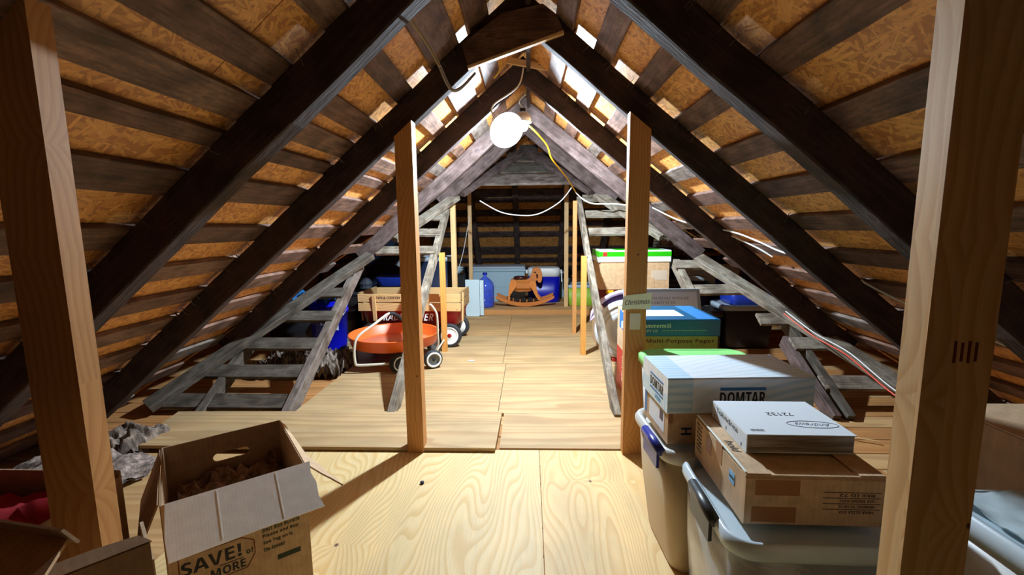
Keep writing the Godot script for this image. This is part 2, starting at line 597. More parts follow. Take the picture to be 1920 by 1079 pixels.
func roof() -> void:
	var ceiling := frame("ceiling", self, "structure")
	var tones := ["board_a", "board_b", "board_c", "board_a", "board_b"]
	var rows := {-1: [1.875, 1.745, 1.595, 1.455, 1.366, 1.285, 1.164, 1.01, 0.87, 0.735, 0.60, 0.46, 0.32, 0.19, 0.06], 1: [1.86, 1.73, 1.588, 1.448, 1.305, 1.168, 1.03, 0.89, 0.75, 0.61, 0.47, 0.33, 0.19, 0.06]}
	var wide := {1.745: 0.15, 1.366: 0.085, 1.285: 0.06, 1.455: 0.085, 1.875: 0.11, 1.595: 0.09, 1.164: 0.105, 1.01: 0.095}
	for s in [-1, 1]:
		var side := frame("roof_slope", ceiling)
		var p: float = PITCH[s]
		var k := sqrt(1.0 + p * p)
		var nrm := V(s * p / k, 1.0 / k, 0)
		var dn := V(s / k, -p / k, 0)
		# rafters: depth of the near face, thickness
		for r in [[-0.75, 0.05, 0], [-0.05, 0.05, 0], [0.495, 0.05, 0], [1.30, 0.072, 0], [2.00, 0.05, 0], [2.79, 0.05, 1], [3.60, 0.05, 2], [4.27, 0.05, 2]]:
			var mid: float = r[0] + r[1] / 2.0
			var low := 0.0 if mid < FOOT else (mid - FOOT) * OLD + (0.0 if mid > 4.0 else -0.02)
			var ub: float = (spring(s) - low) * k / p - 0.06
			var u0 := 0.04
			var m: String = ["rafter", "rafter_red", "rafter_pink"][r[2]] if s < 0 or r[2] != 1 else "rafter"
			beam("rafter", M[m], side, slope_at(s, u0, -DEEP / 2 - 0.0005, mid), slope_at(s, ub, -DEEP / 2 - 0.0005, mid), DEEP, r[1], nrm, 0.004, 0.004, 0.22)
		# boards across the rafters
		for y in rows[s]:
			var u: float = (spring(s) - y) * k / p
			var w: float = wide.get(y, 0.092) if s < 0 else 0.092
			var end := valley(u, s) + 0.04
			var from := -1.28
			var stops := [0.52, 1.335, 2.025, 2.815, 3.625, 4.295]
			var i := rng.randi() % 2
			while from < end - 0.05:
				var to := end
				while i < stops.size() and stops[i] < from + 0.3:
					i += 1
				if i < stops.size() and stops[i] < end - 0.3:
					to = stops[i]
				i += 1 + rng.randi() % 2
				var t: String = tones[rng.randi() % 5]
				if from > 2.0:
					t = ["board_grey", "board_c", "board_a"][rng.randi() % 3]
				beam("sheathing_board", M[t], side, slope_at(s, u + rng.randf_range(-0.006, 0.006), 0.011, from + 0.002), slope_at(s, u + rng.randf_range(-0.006, 0.006), 0.011, to - 0.002), 0.021, w + rng.randf_range(-0.004, 0.004), nrm, 0.002, 0.0016, 0.25)
				from = to
		# sheets laid over the boards, clipped at the valley
		var basis_ := Basis(V(0, 0, 1), dn, V(0, 0, 1).cross(dn))
		var edge := PackedVector2Array([Vector2(-1.3, -0.02), Vector2(valley(0.0, s) - 0.03, -0.02)])
		for q in 25:
			var u := 3.1 * q / 24.0
			edge.append(Vector2(valley(u, s) - 0.03 if height_at(s, u) > 1.0 else minf(valley(u, s) - 0.03, 2.86), u))
		edge.append(Vector2(-1.3, 3.1))
		for row in 3:
			var x0 := -1.3 - 0.8 * row - (0.45 if s > 0 else 0.0)
			while x0 < 5.4:
				var sheet := PackedVector2Array([Vector2(x0 + 0.0015, row * 1.16 - 0.1), Vector2(x0 + 2.4385, row * 1.16 - 0.1), Vector2(x0 + 2.4385, row * 1.16 + 1.057), Vector2(x0 + 0.0015, row * 1.16 + 1.057)])
				for piece in Geometry2D.intersect_polygons(sheet, edge):
					part("osb_panel", slab(piece, 0.011, false, Vector2(rng.randf(), rng.randf())), M.osb, side, Transform3D(basis_, slope_at(s, 0, 0.0282, 0)))
				x0 += 2.44
		# nail points that come through beside the rafters
		var tip := plank(0.045, 0.0022, 0.0022, 0.0004)
		var mm := MultiMesh.new()
		mm.transform_format = MultiMesh.TRANSFORM_3D
		mm.mesh = tip
		mm.instance_count = 110
		var bend := RandomNumberGenerator.new()
		bend.seed = 90 + s
		for q in 110:
			var d: float = [1.39, 1.29, 2.06, 1.99, 2.85, 2.78][q % 6] + bend.randf_range(-0.012, 0.012)
			var uu := bend.randf_range(0.12, 2.4)
			var axis := (-nrm + Vector3(bend.randf_range(-0.4, 0.4), bend.randf_range(-0.4, 0.4), bend.randf_range(-0.5, 0.5))).normalized()
			var nx := axis.cross(Vector3.FORWARD).normalized()
			mm.set_instance_transform(q, Transform3D(Basis(axis, nx, axis.cross(nx)), slope_at(s, uu, -0.014, d)))
		var nails := MultiMeshInstance3D.new()
		nails.name = "nail_points"
		nails.multimesh = mm
		nails.material_override = M.nail
		nails.set_meta("kind", "stuff")
		side.add_child(nails, true)
		# the hip timbers where the front roof meets the old slope, in two lengths
		for e in [[0.02, 0.80, "grey_dark"], [0.92, 1.30, "grey_wood"], [1.33, 1.84, "rafter_pink"]]:
			if s > 0 and e[0] < 0.5:
				e = [0.02, 0.76, "grey_wood"]
			var a := V(s * (half(e[0], s) - 0.02), e[0] + 0.02, old(e[0]) - 0.035)
			var b := V(s * (half(e[1], s) - 0.02), e[1] + 0.02, old(e[1]) - 0.035)
			beam("valley_rafter", M[e[2]], side, a, b, 0.045, 0.105 if s > 0 else 0.09, V(0, 0.83, -0.55), 0.004, 0.003)
	# short ties near the ridge
	part("gusset_board", slab(PackedVector2Array([Vector2(-0.275, 1.785), Vector2(-0.25, 1.695), Vector2(0.144, 1.822), Vector2(0.12, 1.885), Vector2(0.06, 1.93), Vector2(-0.10, 1.90)]), 0.022, false), M.board_a, ceiling, Transform3D(Basis(), V(0, 0, 1.985)))
	beam("gusset_lit_edge", M.pine, ceiling, V(-0.252, 1.692, 1.985), V(0.146, 1.820, 1.985), 0.012, 0.028, V(-0.3, 1, 0))  # pale strip paints the lit lower edge of the gusset board
	beam("tie_stick", M.pine, ceiling, V(-0.155, 1.99, 2.75), V(0.17, 1.925, 2.75), 0.035, 0.02, Vector3.UP)
	beam("ridge_board", M.rafter, ceiling, V(0, 1.955, -1.28), V(0, 1.955, 4.9), 0.05, 0.024, Vector3.UP, 0.002, 0.002)
	# the old slope above the opening, closed with boards, and its cover beyond the front roof
	var older := frame("roof_slope", ceiling)
	var ko := sqrt(1.0 + OLD * OLD)
	var on := V(0, 1.0 / ko, -OLD / ko)
	for y in [1.505, 1.645, 1.785, 1.90]:
		var x := half(y, -1) + 0.10
		beam("slat", M["grey_dark"] if y > 1.6 else M["board_grey"], older, V(-x, y, old(y)), V(x, y, old(y)), 0.022, 0.20, on, 0.002, 0.002)
	var cover := []
	var p0 := func(x: float, y: float) -> Vector2: return Vector2(x, (y * ko / OLD))
	for s in [-1.0, 1.0]:
		cover.append(PackedVector2Array([p0.call(s * 3.6, -0.05), p0.call(s * 2.44, -0.05), p0.call(s * 0.34, 1.80), p0.call(0.0, 2.08), p0.call(0.0, 2.40), p0.call(s * 3.6, 2.40)]))
	for c in cover:
		part("osb_panel", slab(c, 0.012), M.osb_far, older, Transform3D(Basis(Vector3.RIGHT, V(0, OLD / ko, 1.0 / ko), Vector3.RIGHT.cross(V(0, OLD / ko, 1.0 / ko))), V(0, 0, FOOT) + on * 0.030))
	# the back slope of the big attic: falls away from its ridge to the eave at the back
	var back := frame("roof_slope", ceiling)
	var bn := V(0, 0.7071, 0.7071)
	var b := func(x: float, y: float, off: float) -> Vector3: return V(x, y, 8.37 - y) + bn * off
	for x in [-3.0, -2.3, -1.56, -0.87, -0.2, 0.53, 1.22, 1.95, 2.7, 3.3]:
		beam("rafter", M.far_wood, back, b.call(x, 2.36, -0.06), b.call(x, 0.03, -0.06), 0.115, 0.085, bn, 0.004, 0.004)
	for e in [[357, 371], [373, 381], [395, 406], [417, 425], [435, 444], [463, 476], [484, 492], [499, 508], [336, 347], [316, 326], [300, 309]]:
		var y0: float = 8.37 - 7.34 / (1.0 + (426 - e[0]) / 847.0)
		var y1: float = 8.37 - 7.34 / (1.0 + (426 - e[1]) / 847.0)
		beam("sheathing_board", M.far_wood, back, b.call(-3.6, (y0 + y1) / 2, 0.0105), b.call(3.6, (y0 + y1) / 2, 0.0105), 0.021, absf(y1 - y0) * 1.41, bn, 0.002, 0.002, 0.5)
	for k in 3:
		part("osb_panel", plank(2.397, 0.011, 3.38, 0.001), M.osb_far, back, Transform3D(Basis(Vector3.RIGHT, bn, Vector3.RIGHT.cross(bn)), b.call(-2.4 + 2.4 * k, 1.19, 0.028)))

func shell() -> void:
	var floor_ := frame("floor", self, "structure")
	# old boards running across, under everything
	var d := -1.3
	var k := 0
	while d < 8.5:
		for e in ([[-3.6, -1.1], [-1.1, 1.5], [1.5, 3.6]] if k % 2 == 0 else [[-3.6, -1.9], [-1.9, 0.6], [0.6, 3.6]]):
			beam("floor_plank", M[["old_floor", "ply_dusty", "old_floor"][rng.randi() % 3]], floor_, V(e[0] + 0.001, -0.027, d + 0.07), V(e[1] - 0.001, -0.027, d + 0.07), 0.02, 0.132, Vector3.UP, 0.003, 0.001, 1.5)
		d += 0.138
		k += 1
	box("subfloor", M.far_wood, floor_, Vector3(7.4, 0.06, 10.0), V(0, -0.075, 3.6))
	# plywood: outline in (x, depth), thickness, material
	var flat := Basis(Vector3.RIGHT, V(0, 0, 1), Vector3.RIGHT.cross(V(0, 0, 1)))
	var sheets := [
		[[-1.185, 0.78, 0.0395, 1.985], "ply_a", 0.016, true, Vector2(0.0, 0.0)], [[0.0425, 0.78, 1.26, 1.985], "ply_b", 0.016, true, Vector2(0.0, 0.0)],
		[[-1.185, -0.45, 0.0395, 0.777], "ply_b", 0.016, true, Vector2(0.4, 0.3)], [[0.0425, -0.45, 1.26, 0.777], "ply_a", 0.016, true, Vector2(0.2, 0.7)],
		[[-1.185, -1.3, 1.26, -0.453], "ply_m", 0.016, false, Vector2(0, 0.4)],
		[[-2.05, 0.3, -1.19, 1.93], "ply_dusty", 0.014, false, Vector2(0.5, 0.2)],
		[[-0.145, 2.0, 1.0, 2.40], "ply_m", 0.018, false, Vector2(0.3, 0.1)],
		[[-0.178, 2.404, 1.05, 3.33], "ply_m", 0.017, false, Vector2(0.9, 0.5)], [[-1.34, 2.404, -0.181, 3.33], "ply_m", 0.017, false, Vector2(1.9, 0.9)],
		[[-0.205, 3.333, 1.05, 4.21], "ply_m", 0.017, false, Vector2(0.1, 0.77)], [[-2.0, 3.333, -0.208, 4.21], "ply_m", 0.017, false, Vector2(1.3, 0.2)],
		[[-0.205, 4.214, 2.2, 5.27], "ply_dusty", 0.016, false, Vector2(0.6, 0.4)], [[-2.0, 4.214, -0.208, 5.27], "ply_dusty", 0.016, false, Vector2(1.5, 0.8)]]
	for s in sheets:
		var r = s[0]
		var poly := PackedVector2Array()
		var w := 0.0
		for c in [Vector2(r[0], r[1]), Vector2(r[2], r[1]), Vector2(r[2], r[3]), Vector2(r[0], r[3])]:
			poly.append(c)
		var o: Vector2 = s[4]
		var corner := Vector2(r[0], r[1])
		# the figure starts at the panel's own corner
		part("plywood_panel", slab(poly, s[2], s[3], o - (Vector2(corner.y, corner.x) if s[3] else corner)), M[s[1]], floor_, Transform3D(flat, V(0, -0.016 + s[2] / 2.0, w)))
	# the loose panel lying a little proud of the rest
	part("plywood_panel", slab(PackedVector2Array([Vector2(-1.90, 1.962), Vector2(-0.162, 1.962), Vector2(-0.155, 2.385), Vector2(-1.98, 2.36)]), 0.016, false, Vector2(2.0, 0.0)), M.ply_m, floor_, Transform3D(flat, V(0, 0.012, 0)))
	# the step at the back
	for i in 9:
		beam("platform_board", M[["ply_dusty", "old_floor"][i % 2]], floor_, V(-2.4, 0.045, 5.42 + i * 0.2), V(2.4, 0.045, 5.42 + i * 0.2), 0.02, 0.197, Vector3.UP, 0.002, 0.001, 1.5)
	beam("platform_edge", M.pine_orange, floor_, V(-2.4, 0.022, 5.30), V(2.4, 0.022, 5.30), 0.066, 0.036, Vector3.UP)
	# gable ends, the wall behind the camera and the low wall at the back eave
	var wl := frame("wall_left", self, "structure")
	var wr := frame("wall_right", self, "structure")
	for e in [[wl, -3.66], [wr, 3.66]]:
		part("osb_panel", slab(PackedVector2Array([Vector2(2.2, -0.05), Vector2(8.6, -0.05), Vector2(8.6, 0.02), Vector2(6.0, 2.62), Vector2(2.2, 0.05)]), 0.03), M.osb_far, e[0], Transform3D(Basis(V(0, 0, 1), Vector3.UP, V(0, 0, 1).cross(Vector3.UP)), V(e[1], 0, 0)))
		for i in 6:
			var y1 := minf(0.66 * (i * 0.7 + 0.55), 8.37 - (2.9 + i * 0.95)) - 0.03
			if y1 > 0.1:
				beam("stud", M.far_wood, e[0], V(e[1] * 0.985, 0.0, 2.9 + i * 0.95), V(e[1] * 0.985, y1, 2.9 + i * 0.95), 0.05, 0.085, Vector3.RIGHT)
	var wf := frame("wall_front", self, "structure")
	for i in 15:
		var y := 0.07 + i * 0.14
		var hw := minf(2.55, half(y, 1) + 0.2)
		if hw > 0.1:
			beam("wall_board", M[["board_a", "board_b"][i % 2]], wf, V(-hw, y, -1.315), V(hw, y, -1.315), 0.136, 0.022, Vector3.UP, 0.002, 0.001)
	for x in [-1.4, -0.7, 0.0, 0.7, 1.4]:
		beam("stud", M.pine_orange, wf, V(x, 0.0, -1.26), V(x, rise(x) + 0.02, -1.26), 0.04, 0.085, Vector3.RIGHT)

func post_at(called: String, label: String, m: String, x0: float, x1: float, d0: float, d1: float, top0: float, top1: float, base := 0.0, group := "") -> Node3D:
	var t := thing(called, label, "post", V((x0 + x1) / 2, base, (d0 + d1) / 2), 0.0, group)
	var w := (x1 - x0) / 2
	var c := 0.003
	part("timber", slab(PackedVector2Array([Vector2(-w, 0), Vector2(w, 0), Vector2(w, top1 - base), Vector2(-w, top0 - base)]), d1 - d0, true, Vector2(rng.randf() * 2, rng.randf())), M[m], t)
	return t

func posts() -> void:
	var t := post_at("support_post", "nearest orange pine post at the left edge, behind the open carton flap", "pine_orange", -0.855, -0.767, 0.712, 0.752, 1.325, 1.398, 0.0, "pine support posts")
	t = post_at("support_post", "nearest orange pine post on the right, with a pale lit edge, beside the clear tote", "pine", 0.5245, 0.612, 0.603, 0.643, 1.545, 1.472, 0.0, "pine support posts")
	for k in 4:     # the grading stamp, worn
		box("stamp_bar", M.ink_red, t, Vector3(0.0035, 0.03 - 0.004 * (k % 2), 0.0006), Vector3(-0.006 + k * 0.009, 0.86, 0.0203))
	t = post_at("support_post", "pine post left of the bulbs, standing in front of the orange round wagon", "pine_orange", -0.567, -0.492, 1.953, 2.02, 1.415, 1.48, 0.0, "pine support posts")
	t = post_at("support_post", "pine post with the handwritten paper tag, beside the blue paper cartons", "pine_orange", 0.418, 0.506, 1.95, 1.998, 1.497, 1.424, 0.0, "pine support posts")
	t = post_at("thin_post", "thin yellow pine post between the orange wagon and the red wagon", "pine_yellow", -0.735, -0.693, 3.66, 3.70, 0.83, 0.83, 0.0, "thin pine posts")
	t = post_at("thin_post", "thin pine post behind the crate end of the red wagon, at the old roof edge", "pine", -0.755, -0.708, 4.36, 4.41, 1.26, 1.26, 0.0, "thin pine posts")
	t = post_at("thin_post", "thin pine post beside the white chest at the back step, left of the jug", "pine", -0.755, -0.71, 5.62, 5.66, 1.60, 1.60, 0.055, "thin pine posts")
	t = post_at("thin_post", "thin pine post on the back step, right of the rocking horse", "pine", 0.425, 0.473, 5.50, 5.54, 1.60, 1.60, 0.055, "thin pine posts")
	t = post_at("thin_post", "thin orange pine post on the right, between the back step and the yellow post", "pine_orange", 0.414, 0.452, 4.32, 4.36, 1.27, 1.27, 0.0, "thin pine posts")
	t = post_at("thin_post", "thin bright yellow pine post under the right upper slatted frame", "pine_yellow", 0.410, 0.452, 3.56, 3.60, 0.80, 0.80, 0.0, "thin pine posts")

func slatted() -> void:
	var ko := sqrt(1.0 + OLD * OLD)
	var on := V(0, 1.0 / ko, -OLD / ko)
	var rail := func(t: Node3D, x: float, y0: float, y1: float, m: String, w := 0.045) -> void:
		var a := V(x, y0 + 0.045, old(y0)) - on * 0.055
		var b := V(x, y1, old(y1)) - on * 0.055
		beam("rail", M[m], t, a - t.position, b - t.position, 0.085, w, on, 0.003, 0.003)
	var slat := func(t: Node3D, y: float, x0: float, x1: float, m: String) -> void:
		beam("slat", M[m], t, V(x0, y, old(y)) - t.position, V(x1, y + rng.randf_range(-0.004, 0.004), old(y)) - t.position, 0.023, 0.098, on, 0.002, 0.002)
	var t := thing("slatted_frame", "large grey slatted old roof frame on the left floor, left of the orange wagon", "roof frame", V(-1.355, 0, 2.5), 0.0, "slatted old roof frames")
	rail.call(t, -1.372, -0.02, 0.79, "board_grey", 0.05)
	rail.call(t, -1.87, -0.02, 0.36, "grey_dark")
	for y in [0.045, 0.165, 0.290, 0.43, 0.562, 0.705]:
		slat.call(t, y, -(half(y, -1) + 0.02), -1.345 + rng.randf_range(-0.02, 0.0), "grey_dark")
	t = thing("slatted_frame", "small grey slatted old roof frame left of the aisle, rising above the red wagon", "roof frame", V(-0.76, 0, 2.6), 0.0, "slatted old roof frames")
	rail.call(t, -0.775, -0.02, 1.27, "grey_wood", 0.045)
	for y in [0.85, 0.992, 1.132, 1.245]:
		slat.call(t, y, -(half(y, -1) + 0.02), -0.765 + rng.randf_range(-0.01, 0.01), "grey_wood")
	t = thing("slatted_frame", "grey slatted old roof frame right of the aisle, behind the tagged post", "roof frame", V(0.48, 0, 2.6), 0.0, "slatted old roof frames")
	rail.call(t, 0.475, -0.02, 1.32, "grey_wood", 0.04)
	for y in [0.985, 1.138, 1.29]:
		slat.call(t, y, 0.505, half(y) + 0.02, "grey_wood")
	t = thing("slatted_frame", "broken grey slatted old roof frame at the right eave, beyond the white paper block", "roof frame", V(1.70, 0, 2.6), 0.0, "slatted old roof frames")
	rail.call(t, 1.715, -0.02, 0.47, "grey_dark", 0.04)
	rail.call(t, 1.64, -0.02, 0.33, "rafter_pink", 0.04)
	rail.call(t, 1.15, 0.54, 0.78, "grey_wood", 0.05)
	for e in [[0.73, 1.11], [0.57, 1.137], [0.408, 1.515], [0.288, 1.64], [0.123, 1.675]]:
		slat.call(t, e[0], e[1], half(e[0]) + 0.02, "grey_wood")

# ---------------------------------------------------------------- lamps
func lamps() -> void:
	var at := V(-0.116, 1.50, 2.24)
	var n := V(0.42, -0.52, -0.80).normalized()
	var t := thing("clamp_lamp", "larger glaring clamp lamp with a bowl reflector, hung under the ridge", "lamp", at)
	var up := n.cross(Vector3.RIGHT).cross(n).normalized()
	var b := Basis(up.cross(-n).normalized(), -n, up)     # local y points away from the opening
	part("reflector", lathe([Vector2(0.098, -0.036), Vector2(0.100, -0.037), Vector2(0.094, -0.012), Vector2(0.080, 0.020), Vector2(0.055, 0.048), Vector2(0.028, 0.064), Vector2(0.024, 0.100), Vector2(0.020, 0.100), Vector2(0.023, 0.062), Vector2(0.052, 0.045), Vector2(0.077, 0.018), Vector2(0.091, -0.012), Vector2(0.098, -0.036)], 40), M.reflector, t, Transform3D(b.scaled(Vector3.ONE * 0.86), Vector3.ZERO))
	var bulb := part("bulb", lathe([Vector2(0.0, -0.036), Vector2(0.024, -0.031), Vector2(0.036, -0.016), Vector2(0.040, 0.0), Vector2(0.036, 0.016), Vector2(0.022, 0.036), Vector2(0.016, 0.055)], 24), M.bulb_big, t, Transform3D(b, n * 0.002))
	part("socket", lathe([Vector2(0.0, 0.058), Vector2(0.019, 0.058), Vector2(0.021, 0.115), Vector2(0.012, 0.135), Vector2(0.0, 0.135)], 18), M.socket, t, Transform3D(b, Vector3.ZERO))
	part("cord", tube(curve([-n * 0.13, -n * 0.15 + Vector3(0.0, 0.06, 0), V(0.06, 0.27, 0.28), V(0.09, 0.39, 0.36)]), 0.004), M.cable_white, t)
	var l := OmniLight3D.new()
	l.name = "clamp_lamp_light"
	l.light_color = Color(0.86, 0.935, 1.0)
	l.light_energy = BIG
	l.omni_range = 14.0
	l.omni_attenuation = 2.0
	l.light_size = 0.03
	l.shadow_enabled = true
	bulb.add_child(l)
	at = V(-0.036, 1.675, 2.93)
	t = thing("hanging_bulb", "smaller bulb with an added light-blocking hood, hanging right of the clamp lamp", "light bulb", at)
	bulb = part("bulb", lathe([Vector2(0.0, -0.052), Vector2(0.02, -0.048), Vector2(0.032, -0.034), Vector2(0.037, -0.014), Vector2(0.034, 0.006), Vector2(0.022, 0.028), Vector2(0.016, 0.042)], 24), M.bulb_big, t)
	part("socket", lathe([Vector2(0.0, 0.042), Vector2(0.019, 0.042), Vector2(0.019, 0.085), Vector2(0.0, 0.092)], 18), M.socket, t)
	part("hood", lathe([Vector2(0.020, 0.062), Vector2(0.036, 0.056), Vector2(0.050, 0.032), Vector2(0.055, 0.002), Vector2(0.053, 0.001), Vector2(0.048, 0.030), Vector2(0.035, 0.052), Vector2(0.020, 0.058)], 28, true, false), M.reflector, t)  # added to keep the light of this bulb off the ridge
	part("cord", tube(curve([Vector3(0, 0.09, 0), Vector3(-0.02, 0.13, 0.0), Vector3(0.02, 0.17, 0)]), 0.004), M.cable_white, t)
	l = l.duplicate()
	l.name = "hanging_bulb_light"
	l.light_energy = SMALL
	bulb.add_child(l)

func wire(called: String, label: String, cat: String, m: String, pts: Array, r: float) -> void:
	var c := Vector3.ZERO
	for p in pts:
		c += p
	c /= pts.size()
	var q := []
	for p in pts:
		q.append(p - c)
	tag(part(called, tube(curve(q), r), M[m], self, Transform3D(Basis(), c)), label, cat, "loose cables and cords")

func wires() -> void:
	wire("hanging_cable", "yellow cable looping from the bulbs down the right rafters", "cable", "cable_yellow", [V(0.0, 1.68, 3.03), V(0.05, 1.655, 3.12), V(0.13, 1.60, 3.3), V(0.17, 1.52, 3.4), V(0.30, 1.42, 3.7), V(0.41, 1.33, 4.05)], 0.0055)
	wire("hanging_cable", "white cable running right from the yellow cable along the upper slats", "cable", "cable_white", [V(0.41, 1.33, 4.06), V(0.47, 1.27, 4.05), V(0.56, 1.225, 4.0), V(0.74, 1.215, 3.9), V(0.95, 1.17, 3.72)], 0.006)
	wire("hanging_cable", "white cable sagging across the opening above the rocking horse", "cable", "cable_white", [V(0.41, 1.40, 4.45), V(0.30, 1.27, 4.5), V(0.10, 1.16, 4.5), V(-0.08, 1.145, 4.5), V(-0.28, 1.18, 4.5), V(-0.48, 1.29, 4.48)], 0.006)
	wire("hanging_cable", "thin cord hanging between the two thin posts left of the white chest", "cable", "cable_white", [V(-0.70, 1.15, 5.35), V(-0.74, 0.95, 5.35), V(-0.79, 0.72, 5.35), V(-0.86, 0.50, 5.35)], 0.004)
	wire("flat_cable", "flat cream cable dangling from the left rafters at the top", "cable", "cable_cream", [V(-0.401, 1.72, 1.45), V(-0.347, 1.644, 1.45), V(-0.304, 1.582, 1.45), V(-0.27, 1.52, 1.45)], 0.005)
	wire("flat_cable", "flat white cable bend tucked under the left rafter end of the cream cable", "cable", "cable_white", [V(-0.269, 1.518, 1.45), V(-0.25, 1.473, 1.45), V(-0.231, 1.449, 1.45), V(-0.205, 1.465, 1.47), V(-0.17, 1.52, 1.52)], 0.005)
	wire("hanging_cable", "short yellow wire end hanging under the tie board at the ridge", "cable", "cable_yellow", [V(-0.14, 1.82, 2.15), V(-0.125, 1.78, 2.15), V(-0.13, 1.735, 2.15), V(-0.155, 1.70, 2.15)], 0.0035)
	wire("roof_cable", "white cable passing low behind the right rafters, beside the nearest right post", "cable", "cable_white", [V(0.96, 1.17, 3.6), V(1.09, 1.06, 3.3), V(1.18, 0.995, 2.74), V(1.25, 0.945, 2.56), V(1.32, 0.885, 2.40), V(1.335, 0.865, 2.10), V(1.48, 0.755, 1.98), V(1.545, 0.70, 1.87), V(1.62, 0.64, 1.70), V(1.68, 0.59, 1.55), V(1.70, 0.575, 1.2)], 0.0048)
	wire("roof_cable", "second white cable end crossing the right roof boards near the eave", "cable", "cable_white", [V(1.19, 0.99, 2.86), V(1.24, 0.95, 2.76), V(1.31, 0.895, 2.64), V(1.36, 0.85, 2.58)], 0.0045)
	wire("eave_cord", "red extension cord lying along the grey valley timber on the right", "cord", "cable_red", [V(1.60, 0.475, 2.86), V(1.66, 0.38, 2.65), V(1.70, 0.33, 2.42), V(1.69, 0.25, 2.12), V(1.71, 0.20, 1.9), V(1.76, 0.14, 1.62), V(1.78, 0.12, 1.4)], 0.0042)
	wire("eave_cord", "thin white cord alongside the red extension cord at the right eave", "cord", "cable_white", [V(1.61, 0.488, 2.86), V(1.67, 0.395, 2.65), V(1.71, 0.345, 2.42), V(1.70, 0.265, 2.12), V(1.72, 0.215, 1.9), V(1.77, 0.155, 1.62), V(1.785, 0.130, 1.4)], 0.003)

# ---------------------------------------------------------------- cartons
# an open carton: walls with the thickness of board, turned so that its x edge is the front
func wall_panel(called: String, t: Node3D, m: String, a: Vector3, b: Vector3, c: Vector3, th := 0.004) -> MeshInstance3D:
	# a to b is the bottom edge, a to c the height
	var x := (b - a).normalized()
	var y := (c - a).normalized()
	var z := x.cross(y).normalized()
	y = z.cross(x)
	var w := (b - a).length()
	var h := (c - a).length()
	return part(called, slab(PackedVector2Array([Vector2(0, 0), Vector2(w, 0), Vector2(w, h), Vector2(0, h)]), th), M[m], t, Transform3D(Basis(x, y, z), a))

func closed(t: Node3D, m: String, w: float, h: float, d: float, seam := true) -> void:
	# x across, y up, z towards the front; base at the origin
	box("body", M[m], t, Vector3(w, h - 0.006, d), Vector3(0, (h - 0.006) / 2, 0), 0.004)
	if seam:
		for s in [-1, 1]:
			box("top_flap", M[m], t, Vector3(w - 0.002, 0.004, d / 2 - 0.002), Vector3(0, h - 0.003, s * d / 4), 0.0015)

